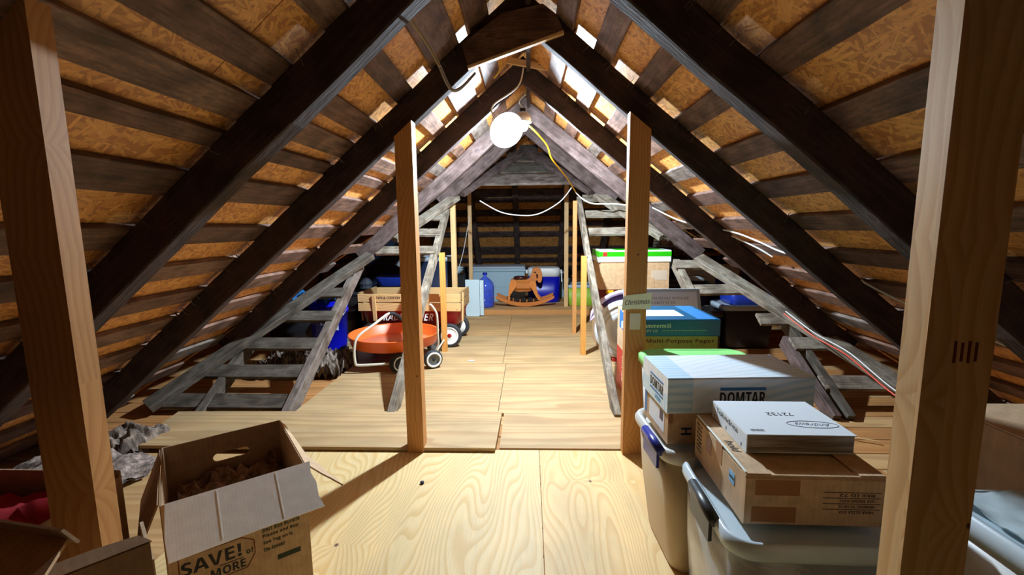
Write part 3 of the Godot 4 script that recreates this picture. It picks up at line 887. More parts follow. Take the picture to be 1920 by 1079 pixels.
func carton_save() -> void:
	var h := 0.40
	var w := 0.31
	var dp := 0.35
	var c := V(-0.845, 0.0, 1.17)
	var t := thing("open_carton", "open moving carton printed SAVE! with a white-lined flap, in the left foreground", "carton", c)
	var f := V(0.777, 0, 0.629)           # along the front
	var bk := V(-0.629, 0, 0.777)
	var up := Vector3.UP
	var fl := -f * w / 2 - bk * dp / 2
	var fr := f * w / 2 - bk * dp / 2
	var bl := -f * w / 2 + bk * dp / 2
	var br := f * w / 2 + bk * dp / 2
	wall_panel("front_wall", t, "card", fl, fr, fl + up * h)
	wall_panel("side_wall", t, "card_dark", bl, fl, bl + up * h)  # darker card stands in for shade on this side
	wall_panel("side_wall", t, "card", fr, br, fr + up * h)
	wall_panel("base", t, "card", fl + up * 0.003, fr + up * 0.003, bl + up * 0.003)
	# the back wall with its hand hole, in two halves
	var hole := []
	var hx := w * 0.54
	var hy := h - 0.072
	for i in 9:
		var a := -PI / 2 + PI * i / 8
		hole.append(Vector2(hx + 0.036 + 0.013 * cos(a), hy + 0.013 * sin(a)))
	var right := PackedVector2Array([Vector2(hx, 0), Vector2(w, 0), Vector2(w, h), Vector2(hx, h), Vector2(hx, hy + 0.013)])
	for i in range(8, -1, -1):
		right.append(hole[i])
	right.append(Vector2(hx, hy - 0.013))
	var left := PackedVector2Array()
	for p in right:
		left.append(Vector2(2 * hx - p.x if p.x < hx + 0.06 else (0.0), p.y))
	for e in [right, left]:
		part("back_wall", slab(e, 0.004), M.card_dark, t, Transform3D(Basis(f, up, f.cross(up)), bl))  # shade on the back wall is put in by the darker card
	# front flap, hanging out and down; its inside is white
	var n := -bk
	var fa := fl + up * h + f * 0.004
	var fb := fr + up * h + f * 0.012
	var fdn := (n * 0.098 - up * 0.090).normalized()
	var th := Basis(f, fdn, f.cross(fdn).normalized())
	var flap := PackedVector2Array([Vector2(0.004, 0), Vector2(w + 0.01, 0), Vector2(w + 0.006, 0.03), Vector2(w + 0.014, 0.06), Vector2(w + 0.012, 0.098), Vector2(w + 0.02, 0.128), Vector2(0.2, 0.128), Vector2(0.004, 0.132), Vector2(0.0, 0.08)])
	var fm := part("front_flap", slab(flap, 0.004), M.card_white, t, Transform3D(th, fa))
	fm.set_meta("label", "white-lined flap hanging down in front")
	for i in 2:
		var x: float = [0.105, 0.235][i]
		box("crease", M.card_white, fm, Vector3(0.0022, 0.116, 0.0008), Vector3(x, 0.062, -0.0022), 0.0003)
	# right flap sloping outwards with a torn edge
	var ra := br + up * h
	var rb := fr + up * h
	var ro := (f * 0.10 - up * 0.085).normalized()
	var rx := (rb - ra).normalized()
	part("side_flap", slab(PackedVector2Array([Vector2(0.02, 0), Vector2(dp, 0), Vector2(dp + 0.03, 0.05), Vector2(dp + 0.035, 0.075), Vector2(dp + 0.05, 0.11), Vector2(dp + 0.03, 0.098), Vector2(dp + 0.02, 0.105), Vector2(dp, 0.075), Vector2(dp - 0.03, 0.07), Vector2(dp - 0.08, 0.03), Vector2(0.03, 0.012)]), 0.004), M.card, t, Transform3D(Basis(rx, ro, rx.cross(ro)), ra))
	# left flap hanging down outside
	var lo := (-f * 0.05 - up * 0.12).normalized()
	var lx := (fl - bl).normalized()
	part("side_flap", slab(PackedVector2Array([Vector2(0.004, 0.0), Vector2(dp - 0.01, 0.0), Vector2(dp - 0.02, 0.13), Vector2(0.02, 0.14)]), 0.004), M.card_dark, t, Transform3D(Basis(lx, lo, lx.cross(lo)), bl + up * (h - 0.002) - f * 0.005))  # toned like the shaded wall beside it
	# print on the front
	var o := fl + n * 0.0024
	var pr := func(s: String, x: float, y: float, hh: float, m: String, wt: int, fit: float) -> void:
		print_text(s, hh, o + f * x + up * y, f, n, M[m], t, "Droid Sans", wt, fit)
	pr.call("SAVE!", 0.086, 0.222, 0.034, "ink", 700, 0.125)
	pr.call("MORE", 0.118, 0.183, 0.022, "ink", 700, 0.075)
	var ln := func(x0: float, y0: float, x1: float, y1: float, m: String, th2: float) -> void:
		var a: Vector3 = o + f * x0 + up * y0
		var b2: Vector3 = o + f * x1 + up * y1
		beam("print_line", M[m], t, a, b2, th2, 0.0006, n.cross(b2 - a), 0.0001, 0.0, 9.0)
	for e in [[0.02, 0.276, 0.15, 0.276], [0.15, 0.276, 0.178, 0.258], [0.178, 0.258, 0.178, 0.222], [0.178, 0.222, 0.158, 0.19], [0.158, 0.19, 0.02, 0.19], [0.02, 0.19, 0.02, 0.276]]:
		ln.call(e[0], e[1] - 0.023, e[2], e[3] - 0.023, "ink_red", 0.0022)
	ln.call(0.10, 0.1985, 0.152, 0.1985, "ink", 0.002)
	pr.call("o!", 0.166, 0.210, 0.014, "ink_green", 700, 0.0)
	var rows := ["BUY A BUNDLE-", "SAVE EVEN MORE!!", "Best Box Bundle", "Please and Buy", "See Tag on is", "the Answer"]
	for i in 6:
		pr.call(rows[i], 0.198 + [0.094, 0.1, 0.09, 0.086, 0.07, 0.05][i] / 2, 0.288 - i * 0.0185, 0.0125, "ink_green", 700, [0.094, 0.1, 0.09, 0.086, 0.07, 0.05][i])
	ln.call(0.228, 0.160, 0.285, 0.160, "ink_green", 0.014)
	# brown packing paper inside
	var pp := part("packing_paper", crumple(0.25, 0.28, 22, 0.07, 0.13, 4, 0.006), M.brown_paper, self, Transform3D(Basis.from_euler(Vector3(0, 0.7, 0)), c + up * 0.235))
	tag(pp, "crumpled brown packing paper inside the open SAVE! carton", "packing paper")
	box("paper_fill", M.brown_paper, pp, Vector3(0.25, 0.20, 0.28), Vector3(0, -0.12, 0), 0.01)

func left_corner() -> void:
	# carton A, nearest, turned half round, on another carton
	var f := V(-0.68, 0, -0.73)           # along its long wall, towards the camera and left
	var bk := V(-0.73, 0, 0.68)
	var up := Vector3.UP
	var fr := V(-0.585, 0, 0.615)
	var t := thing("lower_carton", "closed brown carton carrying the half open carton in the left corner", "carton", fr + f * 0.15 + bk * 0.065, atan2(-f.z, f.x))
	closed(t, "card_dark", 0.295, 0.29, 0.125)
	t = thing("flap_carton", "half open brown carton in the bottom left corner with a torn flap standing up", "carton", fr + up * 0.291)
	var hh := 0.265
	wall_panel("side_wall", t, "card_dark", Vector3.ZERO, f * 0.30, up * hh, 0.005)  # darker card paints this wall as turned from the light
	wall_panel("side_wall", t, "card", bk * 0.13, bk * 0.13 + f * 0.30, bk * 0.13 + up * (hh - 0.06), 0.005)
	wall_panel("end_wall", t, "card", Vector3.ZERO, bk * 0.13, up * (hh - 0.03), 0.005)
	wall_panel("end_wall", t, "card", f * 0.30, f * 0.30 + bk * 0.13, f * 0.30 + up * (hh - 0.05), 0.005)
	wall_panel("base", t, "card", up * 0.004, f * 0.30 + up * 0.004, bk * 0.13 + up * 0.004, 0.005)
	var x := f
	var n := x.cross(up).normalized()
	# flaps: one leaning back from the long wall, torn at its corner, and one folded outwards to the left
	part("flap", slab(PackedVector2Array([Vector2(-0.002, 0), Vector2(0.012, 0.016), Vector2(0.06, 0.02), Vector2(0.30, 0.022), Vector2(0.30, 0)]), 0.006), M.card, t, Transform3D(Basis(x, (up * 0.55 + bk * 0.8).normalized(), x.cross((up * 0.55 + bk * 0.8).normalized())), up * hh))
	var pa := V(-0.64, 0.607, 0.55)
	var fx := (V(-0.95, 0.622, 0.585) - pa).normalized()
	var fy := V(0.06, -0.05, -0.12).normalized()
	fy = (fy - fx * fx.dot(fy)).normalized()
	part("flap", slab(PackedVector2Array([Vector2(0, 0), Vector2(0.05, -0.012), Vector2(0.30, -0.01), Vector2(0.30, 0.13), Vector2(0.05, 0.13), Vector2(-0.025, 0.125), Vector2(-0.02, 0.05)]), 0.005), M.card_pale, t, Transform3D(Basis(fx, fy, fx.cross(fy)), pa - t.position))  # paler card stands in for light falling on this flap
	part("flap_curl", slab(PackedVector2Array([Vector2(-0.012, -0.012), Vector2(0.16, -0.016), Vector2(0.15, 0.012), Vector2(0.0, 0.014)]), 0.004), M.card, t, Transform3D(Basis(fx, fx.cross(fy), -fy), pa - t.position + Vector3(0, 0.006, 0)))
	# carton B behind the post, open, with a red cloth
	t = thing("deep_carton", "open brown carton behind the nearest left post, holding a red cloth", "carton", V(-1.365, 0, 0.885))
	var w := 0.62
	var d := 0.33
	var h := 0.42
	var p := [Vector3(-w / 2, 0, d / 2), Vector3(w / 2, 0, d / 2), Vector3(w / 2, 0, -d / 2), Vector3(-w / 2, 0, -d / 2)]
	for i in 4:
		wall_panel(["front_wall", "side_wall", "back_wall", "side_wall"][i], t, "card_dark", p[i], p[(i + 1) % 4], p[i] + up * (h if i == 2 else h - 0.015), 0.005)
	wall_panel("base", t, "card_dark", p[0] + up * 0.003, p[1] + up * 0.003, p[3] + up * 0.003, 0.005)
	var rc := part("red_cloth", crumple(0.52, 0.25, 16, 0.08, 0.06, 9, 0.02), M.red_cloth, self, Transform3D(Basis(), V(-1.375, 0.30, 0.885)))
	tag(rc, "red cloth bundled inside the carton behind the nearest left post", "cloth")
	box("fold", M.red_cloth, rc, Vector3(0.52, 0.28, 0.26), Vector3(0, -0.15, 0), 0.01)
	# dusty sheets and lint at the eave
	var e := part("dust_sheet", crumple(0.60, 0.42, 26, 0.05, 0.05, 17, 0.008, 0.03), M.grey_cloth, self, Transform3D(Basis(), V(-1.92, 0.012, 1.66)))
	tag(e, "crumpled grey dust sheet on the floor at the left eave", "sheet")
	e = part("lint_heap", crumple(0.30, 0.24, 26, 0.06, 0.12, 27, 0.01, 0.05), M.dust, self, Transform3D(Basis(), V(-1.98, 0.012, 2.02)))
	tag(e, "heap of grey loose insulation below the large left slatted frame", "insulation")
	e.set_meta("kind", "stuff")
	e = part("lint_heap", crumple(0.62, 0.42, 40, 0.12, 0.2, 33, 0.012, 0.05), M.dust, self, Transform3D(Basis(), V(-1.66, 0.005, 3.2)))
	tag(e, "grey fuzzy insulation heap in front of the blue bucket", "insulation")
	e.set_meta("kind", "stuff")

func paper_carton(t: Node3D, w: float, h: float, d: float, lid: float, body_m: String, lid_m: String) -> void:
	box("body", M[body_m], t, Vector3(w - 0.012, h - 0.006, d - 0.012), Vector3(0, (h - 0.006) / 2, 0), 0.004)
	var l := 0.003
	# the lid: a tray upside down
	box("lid", M[lid_m], t, Vector3(w, lid, d), Vector3(0, h - lid / 2, 0), 0.004)

func right_stack() -> void:
	var up := Vector3.UP
	# --- the two clear totes
	for k in 2:
		var near := k == 0
		var w: float = 0.385 if near else 0.46
		var d: float = 0.36 if near else 0.34
		var cx: float = 0.598 if near else 0.598
		var cd: float = 1.012 if near else 1.378
		var t := thing("storage_tote", "clear storage tote with a frosted rim and grey latch, nearest on the right" if near else "frosted storage tote with a blue latch under the striped blue paper carton", "storage tote", V(cx, 0, cd), -0.03 if near else 0.05)
		var wm := 0.86 if near else 0.80
		var shell_ := []
		for e in [[0.0, wm - 0.02, 0.0], [0.012, wm, 0.0], [0.20, wm + (1 - wm) * 0.5, 0.0], [0.378, 0.95, 0.0], [0.378, 0.93, 0.0], [0.20, wm + (1 - wm) * 0.5 - 0.02, 0.0], [0.018, wm - 0.03, 0.0]]:
			shell_.append(rr(w * e[1], d * e[1], 0.05, e[0], 6))
		part("body", loft(shell_, true, true), M.clear_plastic if near else M.frost_warm, t)
		var rim := []
		for e in [[0.362, 0.95], [0.362, 0.99], [0.372, 1.012], [0.385, 1.012], [0.397, 0.985], [0.400, 0.955], [0.394, 0.925], [0.388, 0.90], [0.380, 0.90]]:
			rim.append(rr(w * e[1], d * e[1], 0.055, e[0], 6))
		part("lid", loft(rim, true, true), M.rim_white if near else M.frost, t)
		for s in [-1.0, 1.0]:
			var g := lathe([Vector2(0.0, -0.075), Vector2(0.013, -0.075), Vector2(0.014, 0.0), Vector2(0.013, 0.075), Vector2(0.0, 0.075)], 14)
			var lt := part("latch", g, M.latch_grey if near else M.latch_blue, t, Transform3D(Basis(Vector3.RIGHT, Vector3.BACK, Vector3.DOWN) if near else Basis(Vector3.RIGHT, Vector3.BACK, Vector3.DOWN), Vector3(s * (w / 2 + 0.001), 0.389, 0.02 if near else 0.06)))
			box("latch_plate", M.latch_grey if near else M.latch_blue, t, Vector3(0.008, 0.055, 0.125), Vector3(s * (w / 2 + 0.006), 0.358, 0.02 if near else 0.06), 0.003)
		if near:
			var c := part("stored_clothes", crumple(0.30, 0.28, 16, 0.06, 0.08, 51, 0.02), M.brown_paper, self, Transform3D(Basis(), V(cx, 0.27, cd)))
			tag(c, "brown papers and cloth seen through the side of the clear tote", "clothes")
			box("bundle", M.brown_paper, c, Vector3(0.29, 0.24, 0.26), Vector3(0, -0.125, 0), 0.02)
	# --- brown carton on the near tote, with the paper block on it
	var c0 := V(0.592, 0.401, 1.045)
	var t := thing("shipping_carton", "brown shipping carton with handwriting and blue tape, on the clear tote", "carton", c0, -0.02)
	closed(t, "card", 0.28, 0.114, 0.30, false)
	box("lid_rim", M.card, t, Vector3(0.28, 0.003, 0.024), Vector3(0, 0.111, 0.138), 0.001)
	for s in [-1, 1]:
		box("top_flap", M.card, t, Vector3(0.05, 0.003, 0.298), Vector3(s * 0.114, 0.1135, 0), 0.001)
	var L := Vector3(-0.1402, 0, 0)
	for e in [[0.09, 0.03, 0.02], [0.075, 0.02, 0.085]]:
		box("tape_patch", M.tape, t, Vector3(0.0012, e[1] + 0.02, 0.035), L + Vector3(0, e[0], -e[2] + 0.03), 0.0004)
	box("blue_tape", M.print_sky, t, Vector3(0.0014, 0.026, 0.028), L + Vector3(-0.0002, 0.07, 0.085), 0.0004)
	print_text("Sunday", 0.010, L + Vector3(-0.001, 0.07, 0.085), Vector3(0, 0, 1), Vector3(-1, 0, 0), M.ink_navy, t, "Droid Sans", 400, 0.024)
	for i in 7:
		print_text(["Rm 14", "Office", "Desk", "lower", "shelf", "papers", "keep"][i], 0.007, L + Vector3(-0.0006, 0.098 - 0.0115 * i, -0.118), Vector3(0, 0, 1), Vector3(-1, 0, 0), M.ink_navy, t, "Droid Sans", 400, 0.034, "handwriting", 0.25)
	for e in [[-0.075, 0.085], [-0.08, 0.025]]:
		box("tape_patch", M.tape, t, Vector3(0.09, 0.034, 0.0012), Vector3(e[0], e[1], 0.1502), 0.0004)
	for i in 4:     # the address label, upside down
		box("print_line", M.ink, t, Vector3(0.115, 0.0012, 0.0008), Vector3(0.075, 0.078 - i * 0.0125, 0.1503), 0.0002)
		print_text(["PARA ELISA STA", "MEMPHIS TN 38115", "VIA MEMORIAL", "BEE ID 72"][3 - i], 0.0055, Vector3(0.085, 0.072 - i * 0.0125, 0.1504), Vector3(-1, 0, 0), Vector3(0, 0, 1), M.ink, t, "Droid Sans", 400, 0.07)
	box("torn_edge", M.wrap_white, t, Vector3(0.004, 0.002, 0.29), Vector3(-0.138, 0.1158, 0), 0.0005)
	print_text("hold", 0.018, Vector3(-0.118, 0.1155, 0.03), Vector3(0, 0, 1), Vector3.UP, M.ink, t, "Droid Sans", 400, 0.05, "handwriting", 0.3)
	var b := thing("paper_block", "thick white paper block marked 72132, lying on the brown shipping carton", "paper block", V(0.610, 0.5172, 1.082), -0.02)
	box("pages", M.pages, b, Vector3(0.232, 0.040, 0.192), Vector3(0.001, 0.0215, -0.001), 0.001)
	box("cover", M.paper, b, Vector3(0.238, 0.0022, 0.20), Vector3(0, 0.0431, 0), 0.0006)
	box("cover", M.paper, b, Vector3(0.236, 0.0015, 0.198), Vector3(0, 0.00075, 0), 0.0004)
	box("spine", M.paper, b, Vector3(0.0024, 0.0425, 0.20), Vector3(-0.1185, 0.0212, 0), 0.0006)
	print_text("72132", 0.017, Vector3(0.01, 0.0444, -0.015), Vector3(-1, 0, 0), Vector3.UP, M.ink, b, "Droid Sans", 400, 0.062)
	print_text("Andrews", 0.015, Vector3(0.055, 0.0444, 0.043), Vector3(-1, 0, -0.08), Vector3.UP, M.ink_grey, b, "Droid Sans", 400, 0.075, "handwriting", 0.3)
	var ringp := []
	for i in 41:
		ringp.append(Vector3(0.055 + 0.056 * cos(TAU * i / 40), 0.0446, 0.043 + 0.019 * sin(TAU * i / 40 + 0.2)))
	part("pencil_ring", tube(ringp, 0.0006, 5), M.ink_grey, b)
	for i in 7:
		box("barcode", M.ink, b, Vector3(0.002 + 0.001 * (i % 2), 0.0005, 0.010), Vector3(-0.10 + i * 0.0045, 0.0445, 0.078), 0.0001)
	print_text("Tohndrea", 0.013, Vector3(-0.1199, 0.031, -0.01), Vector3(0, 0, 1), Vector3(-1, 0, 0), M.ink, b, "Droid Sans", 400, 0.125, "handwriting", -0.3)
	for z in [-0.085, -0.01, 0.075]:
		box("ink_mark", M.ink, b, Vector3(0.0008, 0.008, 0.003), Vector3(-0.1198, 0.009, z), 0.0002)
	# --- striped blue carton
	t = thing("striped_carton", "white and pale blue striped paper carton lettered DOMTAR, on the frosted tote", "carton", V(0.594, 0.401, 1.372), 0.045)
	paper_carton(t, 0.418, 0.20, 0.235, 0.105, "card_pale", "wave")
	box("tape_patch", M.tape, t, Vector3(0.014, 0.05, 0.001), Vector3(-0.196, 0.09, 0.1118), 0.0003)
	var F := Vector3(0.0, 0, 0.1178)
	print_text("DOMTAR", 0.036, F + Vector3(0.005, 0.140, 0), Vector3.RIGHT, Vector3(0, 0, 1), M.ink, t, "Droid Sans", 700, 0.13)
	box("print_bar", M.print_blue, t, Vector3(0.13, 0.009, 0.0006), F + Vector3(0.005, 0.1675, 0.0), 0.0001)
	var S := Vector3(-0.2092, 0, 0)
	print_text("DOMTAR", 0.028, S + Vector3(0, 0.148, 0.02), Vector3(0, 0, 1), Vector3(-1, 0, 0), M.ink, t, "Droid Sans", 700, 0.12)
	for y in [0.170, 0.126]:
		box("print_bar", M.print_blue, t, Vector3(0.0006, 0.006, 0.12), S + Vector3(0, y, 0.02), 0.0001)
	print_text("BOND", 0.014, S + Vector3(0, 0.111, 0.035), Vector3(0, 0, 1), Vector3(-1, 0, 0), M.print_sky, t, "Droid Sans", 700, 0.05)
	box("print_band", M.print_blue, t, Vector3(0.0006, 0.075, 0.022), Vector3(-0.2032, 0.055, -0.095), 0.0001)
	box("label_patch", M.paper, t, Vector3(0.0007, 0.062, 0.14), Vector3(-0.2032, 0.052, 0.01), 0.0001)
	box("print_band", M.purple, t, Vector3(0.0009, 0.03, 0.03), Vector3(-0.2033, 0.066, 0.055), 0.0001)
	print_text("H", 0.03, Vector3(-0.15, 0.04, 0.1118), Vector3(0, 1, 0), Vector3(0, 0, 1), M.ink_navy, t, "Droid Sans", 700)
	# --- green lidded tote
	t = thing("lidded_tote", "tub with a pale green lid behind the striped blue carton", "storage tote", V(0.67, 0, 1.74))
	var body := []
	for e in [[0.0, 0.84], [0.01, 0.86], [0.476, 0.97], [0.476, 0.95], [0.02, 0.83]]:
		body.append(rr(0.42 * e[1], 0.32 * e[1], 0.05, e[0], 5))
	part("body", loft(body), M.frost, t)
	var lid := []
	for e in [[0.474, 0.98], [0.474, 1.03], [0.500, 1.03], [0.508, 1.0], [0.511, 0.94], [0.505, 0.90]]:
		lid.append(rr(0.42 * e[1], 0.32 * e[1], 0.06, e[0], 6))
	part("lid", loft(lid), M.green_lid, t)
	# --- teal carton on a plain one
	t = thing("plain_carton", "plain brown carton under the teal lidded paper carton", "carton", V(0.681, 0, 2.195))
	closed(t, "card", 0.352, 0.368, 0.34)
	t = thing("teal_carton", "paper carton with a teal lid lettered Hammermill, right behind the tagged post", "carton", V(0.679, 0.369, 2.205), 0.0)
	paper_carton(t, 0.357, 0.24, 0.36, 0.078, "card_olive", "teal")
	F = Vector3(0, 0, 0.1806)
	print_text("Hammermill", 0.020, F + Vector3(-0.108, 0.212, 0), Vector3.RIGHT, Vector3(0, 0, 1), M.lettering_gold, t, "Droid Sans", 700, 0.132)
	print_text("COPY DP", 0.012, F + Vector3(-0.135, 0.188, 0), Vector3.RIGHT, Vector3(0, 0, 1), M.lettering_gold, t, "Droid Sans", 400, 0.075)
	print_text("a versatile copy paper for everyday printing and presentations", 0.0055, F + Vector3(0.02, 0.190, 0), Vector3.RIGHT, Vector3(0, 0, 1), M.lettering_gold, t, "Droid Sans", 400, 0.20)
	print_text("Multi-Purpose Paper", 0.022, Vector3(0.005, 0.138, 0.1748), Vector3.RIGHT, Vector3(0, 0, 1), M.ink_red, t, "Droid Sans", 700, 0.305)
	box("label_patch", M.paper, t, Vector3(0.18, 0.0008, 0.15), Vector3(-0.045, 0.2403, 0.02), 0.0002)
	box("top_print", M.print_blue, t, Vector3(0.08, 0.0007, 0.34), Vector3(0.125, 0.2402, 0.0), 0.0002)
	# --- framed sign on a carton
	t = thing("plain_carton", "plain brown carton under the white framed sign", "carton", V(0.76, 0, 2.50))
	closed(t, "card", 0.34, 0.43, 0.20)
	t = thing("framed_sign", "white framed sign with small verse lettering behind the teal carton", "sign", V(0.74, 0.434, 2.46))
	t.rotation.x = -0.36
	box("panel", M.sign_blue, t, Vector3(0.40, 0.245, 0.006), Vector3(0, 0.1325, 0), 0.001)
	for e in [[Vector3(0.42, 0.016, 0.022), Vector3(0, 0.251, 0)], [Vector3(0.42, 0.016, 0.022), Vector3(0, 0.009, 0)], [Vector3(0.016, 0.226, 0.022), Vector3(-0.202, 0.13, 0)], [Vector3(0.016, 0.226, 0.022), Vector3(0.202, 0.13, 0)]]:
		box("frame_side", M.lid_grey, t, e[0], e[1], 0.003)
	print_text("CARRY YOUR HEART WITH ME", 0.014, Vector3(0.0, 0.205, 0.0034), Vector3.RIGHT, Vector3(0, 0, 1), M.ink_grey, t, "Droid Serif", 400, 0.30)
	print_text("I CARRY IT IN", 0.014, Vector3(0.0, 0.180, 0.0034), Vector3.RIGHT, Vector3(0, 0, 1), M.ink_grey, t, "Droid Serif", 400, 0.15)
	print_text("(my heart)", 0.009, Vector3(0.03, 0.16, 0.0034), Vector3.RIGHT, Vector3(0, 0, 1), M.ink_grey, t, "Droid Serif", 400, 0.09)
	# --- kraft carton with a red band
	t = thing("kraft_carton", "kraft carton with a red SMALL band and blue top label, left of the tagged post", "carton", V(0.77, 0, 2.76))
	closed(t, "card", 0.40, 0.52, 0.27)
	box("red_band", M.box_red, t, Vector3(0.401, 0.26, 0.271), Vector3(0, 0.14, 0), 0.0006)
	print_text("SMALL", 0.075, Vector3(-0.2012, 0.16, 0.07), Vector3(0, -1, 0), Vector3(-1, 0, 0), M.tag_paper, t, "Droid Sans", 700, 0.16)
	box("blue_label", M.print_blue, t, Vector3(0.001, 0.11, 0.20), Vector3(-0.2004, 0.455, 0.03), 0.0002)
	print_text("KEY", 0.045, Vector3(-0.2012, 0.435, 0.04), Vector3(0, 0.25, 1), Vector3(-1, 0, 0), M.paper, t, "Droid Sans", 700)
	box("red_spot", M.box_red, t, Vector3(0.0014, 0.035, 0.06), Vector3(-0.2004, 0.488, 0.07), 0.0002)
	# --- wreath box: a round clear case on edge, with a handle
	t = thing("wreath_case", "round clear plastic wreath case with a lavender handle, standing behind the tagged post", "case", V(0.735, 0.24, 3.42), -0.12)
	var face := Basis(Vector3.RIGHT, Vector3(0, 0, 1), Vector3.DOWN)
	part("shell", lathe([Vector2(0.0, -0.05), Vector2(0.21, -0.05), Vector2(0.232, -0.02), Vector2(0.236, 0.0), Vector2(0.232, 0.03), Vector2(0.20, 0.055), Vector2(0.17, 0.048), Vector2(0.16, 0.058), Vector2(0.11, 0.058), Vector2(0.10, 0.04), Vector2(0.0, 0.04)], 44), M.wreath_plastic, t, Transform3D(face, Vector3.ZERO))
	for r in [0.205, 0.165]:
		var rp := []
		for i in 41:
			rp.append(Vector3(r * cos(TAU * i / 40), r * sin(TAU * i / 40), 0.056))
		part("ridge", tube(rp, 0.003, 6), M.frost_warm, t)
	var hp := []
	for i in 9:
		var a := PI * (0.92 - 0.54 * i / 8.0)
		hp.append(Vector3(0.30 * cos(a) + 0.02, 0.30 * sin(a), 0.0))
	part("handle", tube([Vector3(-0.20, 0.13, 0)] + hp + [Vector3(0.13, 0.20, 0)], 0.017, 10), M.lavender, t)
	part("grip", slab(PackedVector2Array([Vector2(-0.16, 0.165), Vector2(-0.06, 0.22), Vector2(0.05, 0.232), Vector2(0.03, 0.285), Vector2(-0.10, 0.262), Vector2(-0.19, 0.20)]), 0.006), M.purple, t, Transform3D(Basis(), Vector3(0, 0, -0.01)))
	box("stand", M.box_red, t, Vector3(0.20, 0.03, 0.10), Vector3(0.0, -0.224, 0), 0.006)
	# --- green wrapped pack on a carton, on a red and blue box
	t = thing("toy_box", "red and blue printed box under the pale carton, right of the aisle", "box", V(0.865, 0, 3.93))
	box("body", M.card, t, Vector3(0.57, 0.44, 0.40), Vector3(0, 0.22, 0), 0.003)
	box("red_band", M.red_dark, t, Vector3(0.574, 0.066, 0.404), Vector3(0, 0.473, 0), 0.002)
	box("blue_band", M.print_blue, t, Vector3(0.16, 0.03, 0.001), Vector3(-0.21, 0.42, 0.2005), 0.0002)
	box("yellow_spot", M.cable_yellow, t, Vector3(0.06, 0.03, 0.001), Vector3(-0.20, 0.49, 0.2027), 0.0002)
	t = thing("pale_carton", "pale carton with taped flaps under the bright green wrapped pack", "carton", V(0.865, 0.507, 3.93))
	closed(t, "card_pale", 0.56, 0.225, 0.40)
	box("tape_patch", M.tape_clear, t, Vector3(0.13, 0.08, 0.001), Vector3(0.20, 0.12, 0.2005), 0.0002)
	box("torn_label", M.card_pale, t, Vector3(0.16, 0.10, 0.002), Vector3(0.08, 0.05, 0.2008), 0.0003)
	t = thing("wrapped_pack", "flat pack in bright green and white wrapping on the pale carton", "package", V(0.865, 0.733, 3.93))
	box("white_wrap", M.wrap_white, t, Vector3(0.58, 0.10, 0.41), Vector3(0, 0.05, 0), 0.008)
	box("green_band", M.green_wrap, t, Vector3(0.584, 0.048, 0.414), Vector3(0, 0.069, 0), 0.006)
	box("top_band", M.green_wrap, t, Vector3(0.40, 0.0015, 0.30), Vector3(0.05, 0.1006, 0.0), 0.0004)
	box("red_sticker", M.box_red, t, Vector3(0.034, 0.034, 0.0012), Vector3(-0.245, 0.07, 0.2076), 0.0003)
	# --- tag on the post
	t = thing("paper_tag", "torn white paper tag handwritten Christmas, taped to the pine post", "paper tag", V(0.462, 0.70, 1.9485), 0.0)
	part("sheet", slab(PackedVector2Array([Vector2(-0.063, -0.032), Vector2(-0.02, -0.026), Vector2(0.062, -0.030), Vector2(0.066, 0.042), Vector2(-0.045, 0.034), Vector2(-0.056, 0.028)]), 0.0008), M.tag_paper, t, Transform3D(Basis(Vector3(0, 0, 1), 0.0) * Basis.from_euler(Vector3(0, 0, 0.03)), Vector3(0, 0, 0.0004)))
	print_text("Christmas", 0.022, Vector3(0.005, 0.004, 0.0012), Vector3(1, 0.06, 0), Vector3(0, 0, 1), M.ink, t, "Droid Sans", 400, 0.105, "handwriting", 0.25)
	tag(box("tape_strip", M.tape_clear, self, Vector3(0.046, 0.072, 0.0006), V(0.459, 0.617, 1.9492), 0.0002), "strip of old clear tape below the handwritten paper tag", "tape")
	# --- right foreground behind the post
	t = thing("tall_carton", "tall plain brown carton at the right edge, beyond the nearest right post", "carton", V(1.285, 0, 0.91))
	closed(t, "card", 0.50, 0.58, 0.44)
	t = thing("edge_tote", "clear tote with a white lid and plastic sheet in the bottom right corner", "storage tote", V(0.91, 0, 0.74))
	body = []
	for e in [[0.0, 0.84], [0.01, 0.86], [0.455, 0.96], [0.455, 0.94], [0.02, 0.83]]:
		body.append(rr(0.20 * e[1], 0.30 * e[1], 0.04, e[0], 5))
	part("body", loft(body), M.frost, t)
	lid = []
	for e in [[0.452, 0.97], [0.452, 1.02], [0.478, 1.02], [0.492, 0.99], [0.494, 0.93], [0.484, 0.90]]:
		lid.append(rr(0.20 * e[1], 0.30 * e[1], 0.045, e[0], 6))
	part("lid", loft(lid), M.rim_white, t)
	part("plastic_sheet", crumple(0.16, 0.26, 18, 0.012, 0.08, 71, 0.002), M.ice_white, t, Transform3D(Basis(), Vector3(0, 0.490, 0)))

func tote(t: Node3D, w: float, h: float, d: float, m: String, lid_m: String, lid_h := 0.035) -> void:
	var body := []
	for e in [[0.0, 0.84], [0.01, 0.87], [h - lid_h, 0.97], [h - lid_h, 0.94], [0.02, 0.82]]:
		body.append(rr(w * e[1], d * e[1], 0.04, e[0], 4))
	part("body", loft(body), M[m], t)
	var lid := []
	for e in [[h - lid_h - 0.002, 0.96], [h - lid_h - 0.002, 1.0], [h - 0.01, 1.0], [h, 0.97], [h, 0.86], [h - 0.008, 0.84]]:
		lid.append(rr(w * e[1], d * e[1], 0.045, e[0], 4))
	part("lid", loft(lid), M[lid_m], t)

